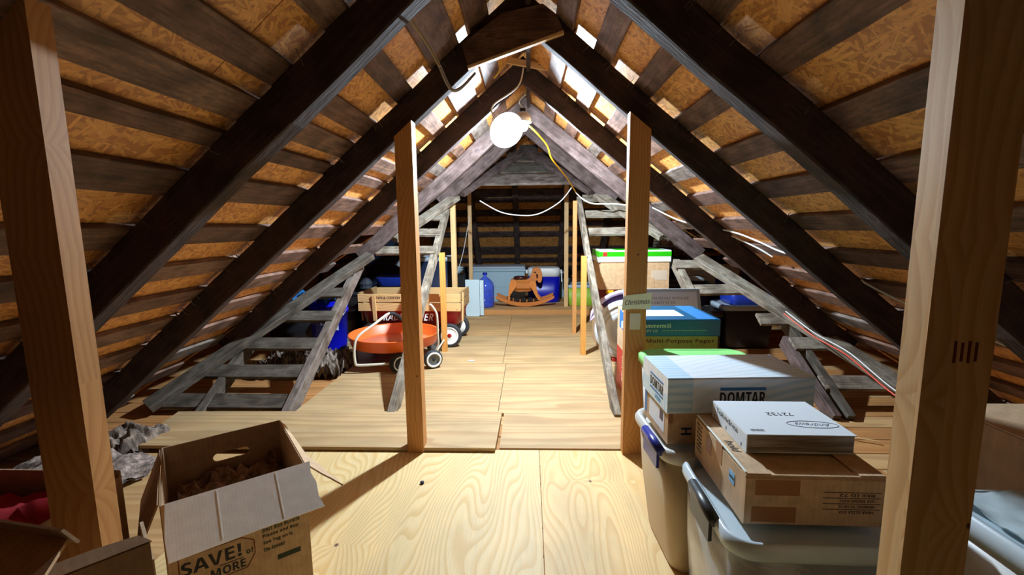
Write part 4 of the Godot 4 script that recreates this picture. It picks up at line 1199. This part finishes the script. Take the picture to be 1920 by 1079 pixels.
# ---------------------------------------------------------------- wheeled toys
func wheel(t: Node3D, at: Vector3, axis: Vector3, r: float, w: float, tyre: String, disc: String, cap: String) -> void:
	var y := axis.normalized()
	var x := y.cross(Vector3.UP).normalized()
	var b := Basis(x, y, x.cross(y))
	var wh := part("wheel", lathe([Vector2(r * 0.70, w * 0.42), Vector2(r * 0.80, w * 0.5), Vector2(r * 0.93, w * 0.42), Vector2(r, w * 0.2), Vector2(r, -w * 0.2), Vector2(r * 0.93, -w * 0.42), Vector2(r * 0.80, -w * 0.5), Vector2(r * 0.70, -w * 0.42)], 32, true, false), M[tyre], t, Transform3D(b, at))
	part("disc", lathe([Vector2(0.0, w * 0.30), Vector2(r * 0.3, w * 0.30), Vector2(r * 0.42, w * 0.20), Vector2(r * 0.60, w * 0.24), Vector2(r * 0.72, w * 0.48), Vector2(r * 0.74, w * 0.40), Vector2(r * 0.72, -w * 0.4), Vector2(0.0, -w * 0.4)], 32), M[disc], wh)
	part("hub_cap", lathe([Vector2(0.0, w * 0.42), Vector2(r * 0.10, w * 0.42), Vector2(r * 0.17, w * 0.36), Vector2(r * 0.18, w * 0.28)], 20), M[cap], wh)

func orange_wagon() -> void:
	var c := V(-1.06, 0, 3.43)
	var t := thing("round_wagon", "round orange metal tray wagon with white tube handle, behind the left pine post", "wagon", c)
	part("tray", lathe([Vector2(0.0, 0.135), Vector2(0.30, 0.135), Vector2(0.322, 0.145), Vector2(0.338, 0.215), Vector2(0.347, 0.222), Vector2(0.347, 0.227), Vector2(0.338, 0.228), Vector2(0.330, 0.220), Vector2(0.316, 0.150), Vector2(0.298, 0.142)], 56), M.orange_red, t)
	part("tray_floor", lathe([Vector2(0.0, 0.143), Vector2(0.298, 0.1425), Vector2(0.30, 0.140)], 48), M.tray_inside, t)
	box("stick", M.rafter_red, t, Vector3(0.16, 0.012, 0.012), Vector3(-0.16, 0.152, 0.13))
	var ax := V(0.85, 0, -0.53)
	wheel(t, V(-0.945, 0.068, 3.12) - c, V(0.62, 0, -0.60), 0.068, 0.05, "rubber", "rubber", "rubber")
	wheel(t, V(-0.715, 0.068, 3.22) - c, V(0.45, 0, -0.85), 0.070, 0.05, "grey_tyre", "hub", "rubber")
	wheel(t, V(-0.80, 0.080, 3.655) - c, V(0.8, 0, -0.6), 0.075, 0.04, "grey_tyre", "hub", "hub")
	wheel(t, V(-1.28, 0.068, 3.64) - c, V(0.8, 0, -0.6), 0.068, 0.05, "rubber", "rubber", "rubber")
	# whitewalls of the two front wheels
	for e in [[V(-0.945, 0.068, 3.12) - c, V(0.62, 0, -0.60), 0.047, 0.004], [V(-0.715, 0.068, 3.22) - c, V(0.45, 0, -0.85), 0.050, 0.0075]]:
		var y: Vector3 = e[1].normalized()
		var x := y.cross(Vector3.UP).normalized()
		var pts := []
		for i in 33:
			pts.append(e[0] + y * 0.0235 + (x * cos(TAU * i / 32) + x.cross(y) * sin(TAU * i / 32)) * e[2])
		part("whitewall", tube(pts, e[3], 6), M.white_paint, t)
	var m := func(x: float, y: float, d: float) -> Vector3: return V(x, y, d) - c
	beam("axle", M.hub, t, m.call(-0.96, 0.075, 3.14), m.call(-0.73, 0.075, 3.24), 0.016, 0.016, Vector3.UP)
	beam("axle", M.hub, t, m.call(-1.28, 0.075, 3.64), m.call(-0.80, 0.08, 3.655), 0.016, 0.016, Vector3.UP)
	beam("frame_bar", M.rubber, t, m.call(-0.85, 0.10, 3.19), m.call(-1.0, 0.115, 3.66), 0.03, 0.03, Vector3.UP)
	beam("bracket", M.tube_white, t, m.call(-0.735, 0.06, 3.3), m.call(-0.715, 0.10, 3.66), 0.014, 0.01, Vector3.UP)
	part("handle", tube(curve([m.call(-0.965, 0.06, 3.14), m.call(-1.12, 0.062, 3.10), m.call(-1.225, 0.064, 3.08), m.call(-1.245, 0.085, 3.08), m.call(-1.245, 0.19, 3.08), m.call(-1.22, 0.27, 3.1), m.call(-1.13, 0.34, 3.18), m.call(-1.06, 0.395, 3.25), m.call(-1.03, 0.405, 3.28)], 6), 0.010), M.tube_white, t)
	part("grip", tube([m.call(-1.04, 0.402, 3.27), m.call(-1.015, 0.40, 3.28), m.call(-0.99, 0.375, 3.31), m.call(-0.98, 0.345, 3.33)], 0.015), M.rubber, t)
	part("handle", tube(curve([m.call(-0.745, 0.465, 3.30), m.call(-0.73, 0.455, 3.30), m.call(-0.70, 0.40, 3.31), m.call(-0.695, 0.33, 3.32), m.call(-0.70, 0.22, 3.34), m.call(-0.705, 0.14, 3.36), m.call(-0.735, 0.07, 3.36)], 6), 0.009), M.tube_white, t)

func red_wagon() -> void:
	var c := V(-1.03, 0, 4.02)
	var t := thing("stake_wagon", "red wagon with slatted wooden sides and white lettering, beyond the orange wagon", "wagon", c, -0.04)
	var w := 0.88
	var d := 0.40
	var tub := []
	for e in [[0.185, 0.90, 0.88], [0.195, 0.94, 0.92], [0.315, 1.0, 1.0], [0.322, 1.02, 1.03], [0.318, 0.99, 0.98], [0.205, 0.92, 0.88]]:
		tub.append(rr(w * e[1], d * e[2], 0.06, e[0], 5))
	part("tub", loft(tub), M.red, t)
	for s in [-1.0, 1.0]:
		for y in [0.355, 0.435]:
			beam("side_board", M.stake, t, Vector3(-w / 2 - 0.01, y, s * (d / 2 + 0.012)), Vector3(w / 2 + 0.01, y, s * (d / 2 + 0.012)), 0.07, 0.014, Vector3.UP, 0.002, 0.0)
			beam("end_board", M.stake_grey, t, Vector3(s * (w / 2 + 0.004), y + 0.012, -d / 2 + 0.004), Vector3(s * (w / 2 + 0.004), y + 0.012, d / 2 - 0.004), 0.07, 0.014, Vector3.UP, 0.002, 0.0)
			beam("upright", M.stake, t, Vector3(s * 0.30 - 0.005, 0.235, (0.215 if y > 0.4 else -0.215)), Vector3(s * 0.30 - 0.005, 0.458, (0.232 if y > 0.4 else -0.232)), 0.034, 0.014, Vector3.RIGHT, 0.003, 0.0)
		beam("end_upright", M.stake, t, Vector3(s * (w / 2 + 0.008), 0.22, 0.13), Vector3(s * (w / 2 + 0.018), 0.47, 0.13), 0.034, 0.014, Vector3.BACK, 0.003, 0.0)
		for z in [-1.0, 1.0]:
			wheel(t, Vector3(s * 0.345, 0.105, z * 0.20), Vector3(0.10, 0, z), 0.105, 0.045, "grey_tyre", "white_paint", "red")
		beam("axle", M.rubber, t, Vector3(s * 0.345, 0.105, -0.19), Vector3(s * 0.345, 0.105, 0.19), 0.016, 0.016, Vector3.UP)
		box("bolster", M.rubber, t, Vector3(0.08, 0.08, 0.22), Vector3(s * 0.345, 0.145, 0), 0.004)
	print_text("RADIO FLYER", 0.062, Vector3(-0.01, 0.266, 0.2018), Vector3.RIGHT, Vector3(0, 0.12, 1), M.white_paint, t, "Droid Sans", 700, 0.44, "lettering", 0.25)
	print_text("TOWN & COUNTRY", 0.022, Vector3(-0.19, 0.437, 0.2200), Vector3.RIGHT, Vector3(0, 0, 1), M.rafter_red, t, "Droid Serif", 700, 0.24)

# a plain dark box that carries the thing t
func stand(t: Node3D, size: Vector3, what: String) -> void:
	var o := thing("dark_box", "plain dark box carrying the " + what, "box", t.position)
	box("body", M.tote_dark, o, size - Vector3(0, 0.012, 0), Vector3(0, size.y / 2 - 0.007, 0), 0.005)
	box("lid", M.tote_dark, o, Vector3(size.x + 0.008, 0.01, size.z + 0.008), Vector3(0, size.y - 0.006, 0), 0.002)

func horse() -> void:
	var c := V(-0.055, 0.056, 5.62)
	var t := thing("rocking_horse", "wooden rocking horse with a dark saddle on the back step", "rocking horse", c)
	# rockers: two curved bars, joined by treads
	for s in [-1.0, 1.0]:
		var p := PackedVector2Array()
		for i in 25:
			var x := -0.355 + 0.71 * i / 24
			p.append(Vector2(x, 0.004 + 0.80 * x * x))
		p.append(Vector2(0.362, 0.135))
		for i in range(24, -1, -1):
			var x := -0.345 + 0.69 * i / 24
			p.append(Vector2(x, 0.052 + 0.70 * x * x))
		p.append(Vector2(-0.365, 0.135))
		part("rocker", slab(p, 0.03), M.horse, t, Transform3D(Basis(), Vector3(0, 0, s * 0.12)))
	for i in 5:
		var x := -0.19 + 0.085 * i
		box("tread", M.mane, t, Vector3(0.068, 0.022, 0.20), Vector3(x, 0.066 + 0.7 * x * x, 0), 0.006)
	# trunk, neck and head in one thick board outline
	var body := PackedVector2Array([Vector2(-0.18, 0.20), Vector2(-0.08, 0.175), Vector2(0.06, 0.18), Vector2(0.125, 0.215), Vector2(0.14, 0.26), Vector2(0.135, 0.30), Vector2(0.145, 0.325), Vector2(0.165, 0.295), Vector2(0.185, 0.285), Vector2(0.205, 0.30), Vector2(0.212, 0.345), Vector2(0.215, 0.40), Vector2(0.200, 0.445), Vector2(0.165, 0.478), Vector2(0.125, 0.48), Vector2(0.095, 0.45), Vector2(0.08, 0.40), Vector2(0.068, 0.355), Vector2(0.03, 0.325), Vector2(-0.12, 0.322), Vector2(-0.165, 0.335), Vector2(-0.185, 0.30)])
	part("body", slab(body, 0.075), M.horse, t)
	box("barrel", M.horse, t, Vector3(0.25, 0.12, 0.14), Vector3(-0.035, 0.25, 0), 0.03)
	part("saddle", lathe([Vector2(0.0, -0.025), Vector2(0.05, -0.024), Vector2(0.085, -0.010), Vector2(0.09, 0.004), Vector2(0.075, 0.018), Vector2(0.04, 0.022), Vector2(0.0, 0.022)], 24), M.saddle, t, Transform3D(Basis.from_scale(Vector3(1.0, 1, 0.8)), Vector3(-0.055, 0.348, 0)))
	for s in [-1.0, 1.0]:
		part("hind_leg", slab(PackedVector2Array([Vector2(-0.215, 0.08), Vector2(-0.185, 0.078), Vector2(-0.185, 0.14), Vector2(-0.14, 0.20), Vector2(-0.105, 0.25), Vector2(-0.10, 0.29), Vector2(-0.115, 0.325), Vector2(-0.145, 0.335), Vector2(-0.18, 0.318), Vector2(-0.19, 0.27), Vector2(-0.20, 0.19)]), 0.028), M.horse_light, t, Transform3D(Basis(), Vector3(0, 0, s * 0.088)))
		part("front_leg", slab(PackedVector2Array([Vector2(0.165, 0.076), Vector2(0.205, 0.088), Vector2(0.165, 0.13), Vector2(0.145, 0.20), Vector2(0.14, 0.26), Vector2(0.132, 0.295), Vector2(0.105, 0.318), Vector2(0.07, 0.31), Vector2(0.05, 0.28), Vector2(0.058, 0.25), Vector2(0.09, 0.21), Vector2(0.13, 0.13)]), 0.028), M.horse_light, t, Transform3D(Basis(), Vector3(0, 0, s * 0.088)))
		for e in [Vector2(-0.145, 0.30), Vector2(-0.15, 0.27), Vector2(0.085, 0.285), Vector2(0.10, 0.255)]:
			part("peg", lathe([Vector2(0.0, -0.002), Vector2(0.006, -0.002), Vector2(0.006, 0.002), Vector2(0.0, 0.002)], 10), M.horse, t, Transform3D(Basis(Vector3.RIGHT, Vector3(0, 0, 1), Vector3.DOWN), Vector3(e.x, e.y, s * 0.103)))
	part("eye", lathe([Vector2(0.0, -0.002), Vector2(0.011, -0.002), Vector2(0.011, 0.003), Vector2(0.0, 0.004)], 14), M.rubber, t, Transform3D(Basis(Vector3.RIGHT, Vector3(0, 0, 1), Vector3.DOWN), Vector3(0.125, 0.415, 0.0385)))
	part("hand_grip", lathe([Vector2(0.0, -0.11), Vector2(0.012, -0.11), Vector2(0.012, 0.11), Vector2(0.0, 0.11)], 12), M.saddle, t, Transform3D(Basis(Vector3.RIGHT, Vector3(0, 0, 1), Vector3.DOWN), Vector3(0.15, 0.385, 0)))

func back_step() -> void:
	var y := 0.056
	horse()
	# water jug
	var t := thing("water_jug", "translucent blue water jug on the back step, left of the rocking horse", "water jug", V(-0.545, y, 5.50))
	part("bottle", lathe([Vector2(0.0, 0.0), Vector2(0.095, 0.0), Vector2(0.112, 0.012), Vector2(0.112, 0.085), Vector2(0.105, 0.095), Vector2(0.112, 0.105), Vector2(0.112, 0.175), Vector2(0.105, 0.185), Vector2(0.113, 0.195), Vector2(0.114, 0.255), Vector2(0.10, 0.305), Vector2(0.065, 0.345), Vector2(0.03, 0.37), Vector2(0.024, 0.38), Vector2(0.024, 0.425), Vector2(0.020, 0.425), Vector2(0.020, 0.38), Vector2(0.06, 0.34), Vector2(0.096, 0.30), Vector2(0.108, 0.25), Vector2(0.106, 0.02), Vector2(0.09, 0.007), Vector2(0.0, 0.007)], 32), M.jug_blue, t)
	part("neck_ring", lathe([Vector2(0.025, 0.40), Vector2(0.029, 0.402), Vector2(0.029, 0.42), Vector2(0.025, 0.426)], 20), M.cooler_blue, t)
	box("label", M.print_sky, t, Vector3(0.045, 0.05, 0.002), Vector3(-0.05, 0.12, 0.103), 0.0005)
	# leaning white board with a channel edge
	t = thing("white_panel", "narrow white panel standing at the end of the red wagon, left of the jug", "panel", V(-0.64, 0.001, 5.19))
	box("sheet", M.ice_white, t, Vector3(0.165, 0.42, 0.02), Vector3(-0.022, 0.22, 0), 0.002)
	box("side_channel", M.ice_white, t, Vector3(0.042, 0.415, 0.05), Vector3(0.086, 0.215, -0.01), 0.004)
	box("foot", M.ice_white, t, Vector3(0.15, 0.014, 0.04), Vector3(-0.02, 0.007, 0), 0.002)
	for yy in [0.11, 0.33]:
		box("screw", M.nail, t, Vector3(0.006, 0.006, 0.003), Vector3(0.086, yy, 0.016), 0.0005)
	# long pale chest
	t = thing("storage_chest", "long pale blue storage chest on the back step behind the jug", "chest", V(-0.43, y, 6.05))
	box("body", M.chest_blue, t, Vector3(0.74, 0.40, 0.36), Vector3(0, 0.20, 0), 0.01)
	box("lid", M.chest_blue, t, Vector3(0.76, 0.035, 0.38), Vector3(0, 0.418, 0), 0.006)
	box("lid_top", M.lid_grey, t, Vector3(0.74, 0.03, 0.36), Vector3(0, 0.4505, 0), 0.006)
	box("groove", M.lid_grey, t, Vector3(0.735, 0.006, 0.003), Vector3(0, 0.20, 0.181), 0.001)
	box("groove", M.lid_grey, t, Vector3(0.006, 0.19, 0.003), Vector3(0.05, 0.10, 0.181), 0.001)
	# blue drink cooler
	t = thing("drink_cooler", "blue drink cooler with a white lid behind the rocking horse", "cooler", V(0.19, y, 5.95))
	var b := []
	for e in [[0.0, 0.94], [0.012, 0.98], [0.34, 1.0], [0.34, 0.98]]:
		b.append(rr(0.42 * e[1], 0.32 * e[1], 0.09, e[0], 6))
	part("body", loft(b), M.cooler_blue, t)
	b = []
	for e in [[0.338, 1.0], [0.338, 1.015], [0.42, 1.015], [0.44, 0.98], [0.448, 0.90]]:
		b.append(rr(0.42 * e[1], 0.32 * e[1], 0.09, e[0], 6))
	part("lid", loft(b), M.white_paint, t)
	for s in [-1, 1]:
		box("handle_lug", M.white_paint, t, Vector3(0.03, 0.05, 0.06), Vector3(s * 0.222, 0.39, 0), 0.006)
	beam("handle", M.white_paint, t, Vector3(0.232, 0.26, 0.05), Vector3(0.232, 0.40, 0.05), 0.014, 0.016, Vector3.RIGHT)
	# pails and totes to the right of the horse
	t = thing("pale_pail", "pale grey blue pail between the cooler and the right thin post", "pail", V(0.475, y, 6.33))
	part("pail", lathe([Vector2(0.0, 0.0), Vector2(0.105, 0.0), Vector2(0.108, 0.01), Vector2(0.128, 0.25), Vector2(0.134, 0.255), Vector2(0.134, 0.27), Vector2(0.124, 0.27), Vector2(0.104, 0.02), Vector2(0.0, 0.012)], 28), M.chest_blue, t)
	var bag := part("black_bag", lathe([Vector2(0.0, 0.0), Vector2(0.10, 0.004), Vector2(0.135, 0.05), Vector2(0.13, 0.10), Vector2(0.09, 0.14), Vector2(0.04, 0.155), Vector2(0.0, 0.16)], 14), M.black_bag, self, Transform3D(Basis(), V(0.475, y + 0.268, 6.33)))
	tag(bag, "dark stuffed bag on the pale pail right of the cooler", "bag")
	t = thing("lime_tote", "lime green tote with a blue grey lid at the right of the back step", "storage tote", V(0.70, y, 5.70))
	tote(t, 0.50, 0.26, 0.34, "lime", "chest_blue")
	# small things left of the chest
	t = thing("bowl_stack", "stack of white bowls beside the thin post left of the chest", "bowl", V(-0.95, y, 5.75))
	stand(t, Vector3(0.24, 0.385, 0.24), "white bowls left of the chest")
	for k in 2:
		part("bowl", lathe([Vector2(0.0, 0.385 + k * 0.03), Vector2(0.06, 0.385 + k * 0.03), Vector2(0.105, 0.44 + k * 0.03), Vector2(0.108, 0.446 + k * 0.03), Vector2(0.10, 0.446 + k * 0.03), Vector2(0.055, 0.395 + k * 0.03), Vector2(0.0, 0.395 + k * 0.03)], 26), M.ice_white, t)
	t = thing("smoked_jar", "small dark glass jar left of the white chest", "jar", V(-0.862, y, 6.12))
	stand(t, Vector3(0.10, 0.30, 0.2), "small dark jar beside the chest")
	part("jar", lathe([Vector2(0.0, 0.30), Vector2(0.045, 0.30), Vector2(0.05, 0.35), Vector2(0.03, 0.40), Vector2(0.03, 0.41), Vector2(0.036, 0.412), Vector2(0.036, 0.44), Vector2(0.0, 0.44)], 18), M.smoke_bag, t)

func left_store() -> void:
	# navy bin behind the wagon
	var t := thing("navy_bin", "tall navy blue bin with a grey lid behind the red wagon", "bin", V(-0.96, 0, 4.65))
	tote(t, 0.38, 0.74, 0.32, "navy", "lid_grey", 0.04)
	# blue bucket
	t = thing("blue_bucket", "blue plastic bucket seen through the left slatted frame", "bucket", V(-1.66, 0.045, 3.62))
	part("pail", lathe([Vector2(0.0, 0.0), Vector2(0.125, 0.0), Vector2(0.128, 0.01), Vector2(0.148, 0.30), Vector2(0.154, 0.30), Vector2(0.156, 0.33), Vector2(0.150, 0.345), Vector2(0.156, 0.365), Vector2(0.146, 0.37), Vector2(0.122, 0.02), Vector2(0.0, 0.012)], 30), M.bucket_blue, t)
	var hp := []
	for i in 17:
		var a := PI * i / 16
		hp.append(Vector3(0.158 * cos(a), 0.33 - 0.10 * sin(a), 0.158 * sin(a) * 0.9 + 0.02))
	part("handle", tube(hp, 0.003, 6), M.silver, t)
	var fx := V(0.5, 0, -0.87)
	box("label", M.paper, t, Vector3(0.032, 0.055, 0.002), Vector3(0.10, 0.20, 0.098), 0.0004)
	print_text("PAINT", 0.026, Vector3(0.03, 0.235, 0.137), Vector3(1, 0.0, -0.2), Vector3(0.2, 0, 1), M.white_paint, t, "Droid Sans", 700, 0.075)
	part("base_pad", lathe([Vector2(0.0, -0.045), Vector2(0.14, -0.045), Vector2(0.14, 0.0), Vector2(0.0, 0.0)], 24), M.dust, t)
	var bag := part("blue_bag", crumple(0.34, 0.3, 14, 0.08, 0.1, 81, 0.02, 0.03), M.print_blue, self, Transform3D(Basis(), V(-1.84, 0.425, 3.66)))
	tag(bag, "crumpled blue plastic bag on top of the blue bucket", "bag")
	# plastic bags and odds behind, on crates
	t = thing("dark_crate", "dark crate in the shadows left of the red wagon", "crate", V(-1.74, 0, 4.48))
	tote(t, 0.40, 0.42, 0.40, "tote_dark", "tote_grey")
	for e in [[V(-1.79, 0.42, 4.46), 0.15, "clear wrinkled plastic bag on the dark crate left of the red wagon"], [V(-1.61, 0.42, 4.36), 0.065, "small smoky plastic bag beside the larger one on the dark crate"]]:
		var r: float = e[1]
		var pr := []
		for k in 10:
			var a := PI * k / 9
			pr.append(Vector2(r * sin(a) * (1.0 + 0.08 * sin(k * 2.7)), r - r * cos(a) * 1.05))
		var o := part("plastic_bag", lathe(pr, 11, false), M.smoke_bag, self, Transform3D(Basis(), e[0] + Vector3(0, 0.0, 0)))
		tag(o, e[2], "bag")
	t = thing("steel_pot", "dented silver pot standing left of the red wagon crate", "pot", V(-1.76, 0.0, 4.08))
	part("pot", lathe([Vector2(0.0, 0.0), Vector2(0.12, 0.0), Vector2(0.13, 0.02), Vector2(0.135, 0.27), Vector2(0.145, 0.28), Vector2(0.138, 0.285), Vector2(0.125, 0.03), Vector2(0.0, 0.02)], 26), M.silver, t)
	t = thing("dark_board", "dark panel leaning at a slant behind the red wagon", "panel", V(-1.75, 0.0, 5.35))
	part("sheet", slab(PackedVector2Array([Vector2(-0.30, 0.0), Vector2(0.22, 0.0), Vector2(0.36, 0.90), Vector2(-0.16, 0.90)]), 0.03), M.navy, t, Transform3D(Basis.from_euler(Vector3(-0.18, 0, 0)), Vector3.ZERO))
	t = thing("white_lampshade", "white tilted basket on a dark box behind the red wagon", "lampshade", V(-1.34, 0.0, 4.84))  # a loose white shape, modelled as a tilted lampshade
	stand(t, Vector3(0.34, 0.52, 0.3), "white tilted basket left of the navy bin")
	part("lampshade", lathe([Vector2(0.06, 0.0), Vector2(0.13, 0.0), Vector2(0.075, 0.16), Vector2(0.07, 0.16), Vector2(0.12, 0.004)], 24), M.ice_white, t, Transform3D(Basis.from_euler(Vector3(0, 0.4, -0.5)), Vector3(0.0, 0.585, 0)))
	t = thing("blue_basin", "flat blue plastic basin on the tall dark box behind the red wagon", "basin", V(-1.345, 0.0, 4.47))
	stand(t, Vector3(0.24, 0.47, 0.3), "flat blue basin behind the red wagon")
	b_basin(t)
	t = thing("shadow_tote", "large dark tote deep in the left wing behind the bucket", "storage tote", V(-2.25, 0, 4.3), 0.1)
	tote(t, 0.55, 0.40, 0.42, "tote_grey", "navy")

func b_basin(t: Node3D) -> void:
	var b := []
	for e in [[0.47, 0.8], [0.475, 0.84], [0.55, 1.0], [0.556, 1.03], [0.55, 0.98], [0.48, 0.82]]:
		b.append(rr(0.36 * e[1], 0.28 * e[1], 0.06, e[0], 5))
	part("basin", loft(b), M.lid_blue, t)

func right_store() -> void:
	var t := thing("grey_tote", "charcoal tote with a grey lid on the floor under the right slats", "storage tote", V(1.84, 0, 3.95), 0.0)
	tote(t, 0.44, 0.36, 0.36, "tote_grey", "lid_grey", 0.04)
	box("label", M.pine_orange, t, Vector3(0.03, 0.014, 0.002), Vector3(0.13, 0.343, 0.183), 0.0004)
	t = thing("blue_lid", "bright blue lid lying on the charcoal tote", "bin", V(1.86, 0.361, 3.95))  # a loose blue lid lying on the tote
	var b := []
	for e in [[0.0, 0.9], [0.004, 0.94], [0.085, 0.98], [0.095, 0.94], [0.095, 0.5]]:
		b.append(rr(0.34 * e[1], 0.30 * e[1], 0.05, e[0], 5))
	part("lid", loft(b), M.lid_blue, t)
	t = thing("dark_tote", "dark brown tote between the teal carton and the charcoal tote", "storage tote", V(1.47, 0, 3.86))
	tote(t, 0.26, 0.33, 0.34, "tote_dark", "tote_dark", 0.05)
	t = thing("dark_tote", "dark bin with a white cap stacked behind the framed sign", "storage tote", V(1.42, 0.0, 4.28))
	tote(t, 0.46, 0.52, 0.34, "tote_dark", "tote_dark", 0.05)
	part("cap", lathe([Vector2(0.0, 0.52), Vector2(0.07, 0.52), Vector2(0.075, 0.53), Vector2(0.07, 0.555), Vector2(0.0, 0.56)], 20), M.ice_white, t, Transform3D(Basis(), Vector3(0.14, 0, 0.05)))
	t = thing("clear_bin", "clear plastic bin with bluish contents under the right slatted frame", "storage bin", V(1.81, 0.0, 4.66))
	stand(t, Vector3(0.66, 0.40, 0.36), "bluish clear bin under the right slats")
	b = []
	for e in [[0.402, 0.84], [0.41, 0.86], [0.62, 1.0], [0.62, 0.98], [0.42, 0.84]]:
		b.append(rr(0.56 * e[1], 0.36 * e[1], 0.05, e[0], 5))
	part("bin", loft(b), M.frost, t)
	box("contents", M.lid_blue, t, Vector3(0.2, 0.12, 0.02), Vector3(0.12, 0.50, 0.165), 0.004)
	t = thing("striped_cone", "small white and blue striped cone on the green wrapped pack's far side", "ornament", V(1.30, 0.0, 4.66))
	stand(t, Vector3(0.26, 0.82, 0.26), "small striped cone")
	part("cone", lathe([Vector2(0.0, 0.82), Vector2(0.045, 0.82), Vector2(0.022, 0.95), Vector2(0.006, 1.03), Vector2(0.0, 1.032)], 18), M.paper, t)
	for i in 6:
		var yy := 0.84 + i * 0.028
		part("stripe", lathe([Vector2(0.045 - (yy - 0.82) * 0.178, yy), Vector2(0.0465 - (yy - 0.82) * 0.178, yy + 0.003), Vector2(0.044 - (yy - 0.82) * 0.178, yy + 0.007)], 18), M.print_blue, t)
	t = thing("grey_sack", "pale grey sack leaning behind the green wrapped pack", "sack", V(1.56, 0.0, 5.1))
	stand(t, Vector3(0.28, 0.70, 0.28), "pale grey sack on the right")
	part("sack", lathe([Vector2(0.0, 0.70), Vector2(0.15, 0.70), Vector2(0.16, 0.80), Vector2(0.14, 0.90), Vector2(0.08, 0.97), Vector2(0.0, 0.985)], 16), M.grey_cloth, t)
	# litter on the floor
	var s := part("paper_scrap", crumple(0.05, 0.02, 5, 0.004, 0.2, 3, 0.001), M.paper, self, Transform3D(Basis(), V(-0.455, 0.003, 3.39)))
	tag(s, "tiny white paper scrap on the plywood aisle floor", "scrap")
	s = part("bottle_cap", lathe([Vector2(0.0, 0.0), Vector2(0.008, 0.0), Vector2(0.008, 0.007), Vector2(0.0, 0.008)], 14), M.ink_navy, self, Transform3D(Basis(), V(-0.44, 0.001, 1.70)))
	tag(s, "small dark blue bottle cap on the front plywood floor", "bottle cap")
	s = beam("splinter", M.stake, self, V(1.50, 0.0, 2.18), V(1.66, 0.0, 2.10), 0.006, 0.008, Vector3.UP)
	tag(s, "pale wood splinter on the floor boards near the right eave", "splinter")

# ---------------------------------------------------------------- light and camera
const BIG := 6.8
const SMALL := 7.0

func _ready() -> void:
	rng.seed = 7
	var cam := Camera3D.new()
	cam.name = "camera"
	# axes found from the photograph's vanishing points
	var f := 847.0
	var down := Vector3(67, 6345, f).normalized()
	var ahead := Vector3(992.0 - 960.0, 427.0 - 539.5, f)
	ahead = (ahead - down * down.dot(ahead)).normalized()
	var across := down.cross(ahead)
	var right := Vector3(across.x, -down.x, -ahead.x)
	var under := Vector3(across.y, -down.y, -ahead.y)
	var front := Vector3(across.z, -down.z, -ahead.z)
	cam.transform = Transform3D(Basis(right, -under, -front).orthonormalized(), Vector3(0, EYE, 0))
	cam.fov = rad_to_deg(2.0 * atan(539.5 / f))
	cam.near = 0.02
	cam.far = 50.0
	add_child(cam)
	cam.current = true
	var we := WorldEnvironment.new()
	we.name = "world"
	var e := Environment.new()
	e.background_mode = Environment.BG_COLOR
	e.background_color = Color(0, 0, 0)
	e.tonemap_mode = Environment.TONE_MAPPER_LINEAR
	e.tonemap_exposure = 1.18
	e.sdfgi_enabled = true
	e.ssao_enabled = true
	e.ssil_enabled = true
	we.environment = e
	add_child(we)
	materials()
	lamps()
	shell()
	roof()
	posts()
	slatted()
	orange_wagon()
	red_wagon()
	back_step()
	left_store()
	right_store()
	right_stack()
	carton_save()
	left_corner()
	wires()
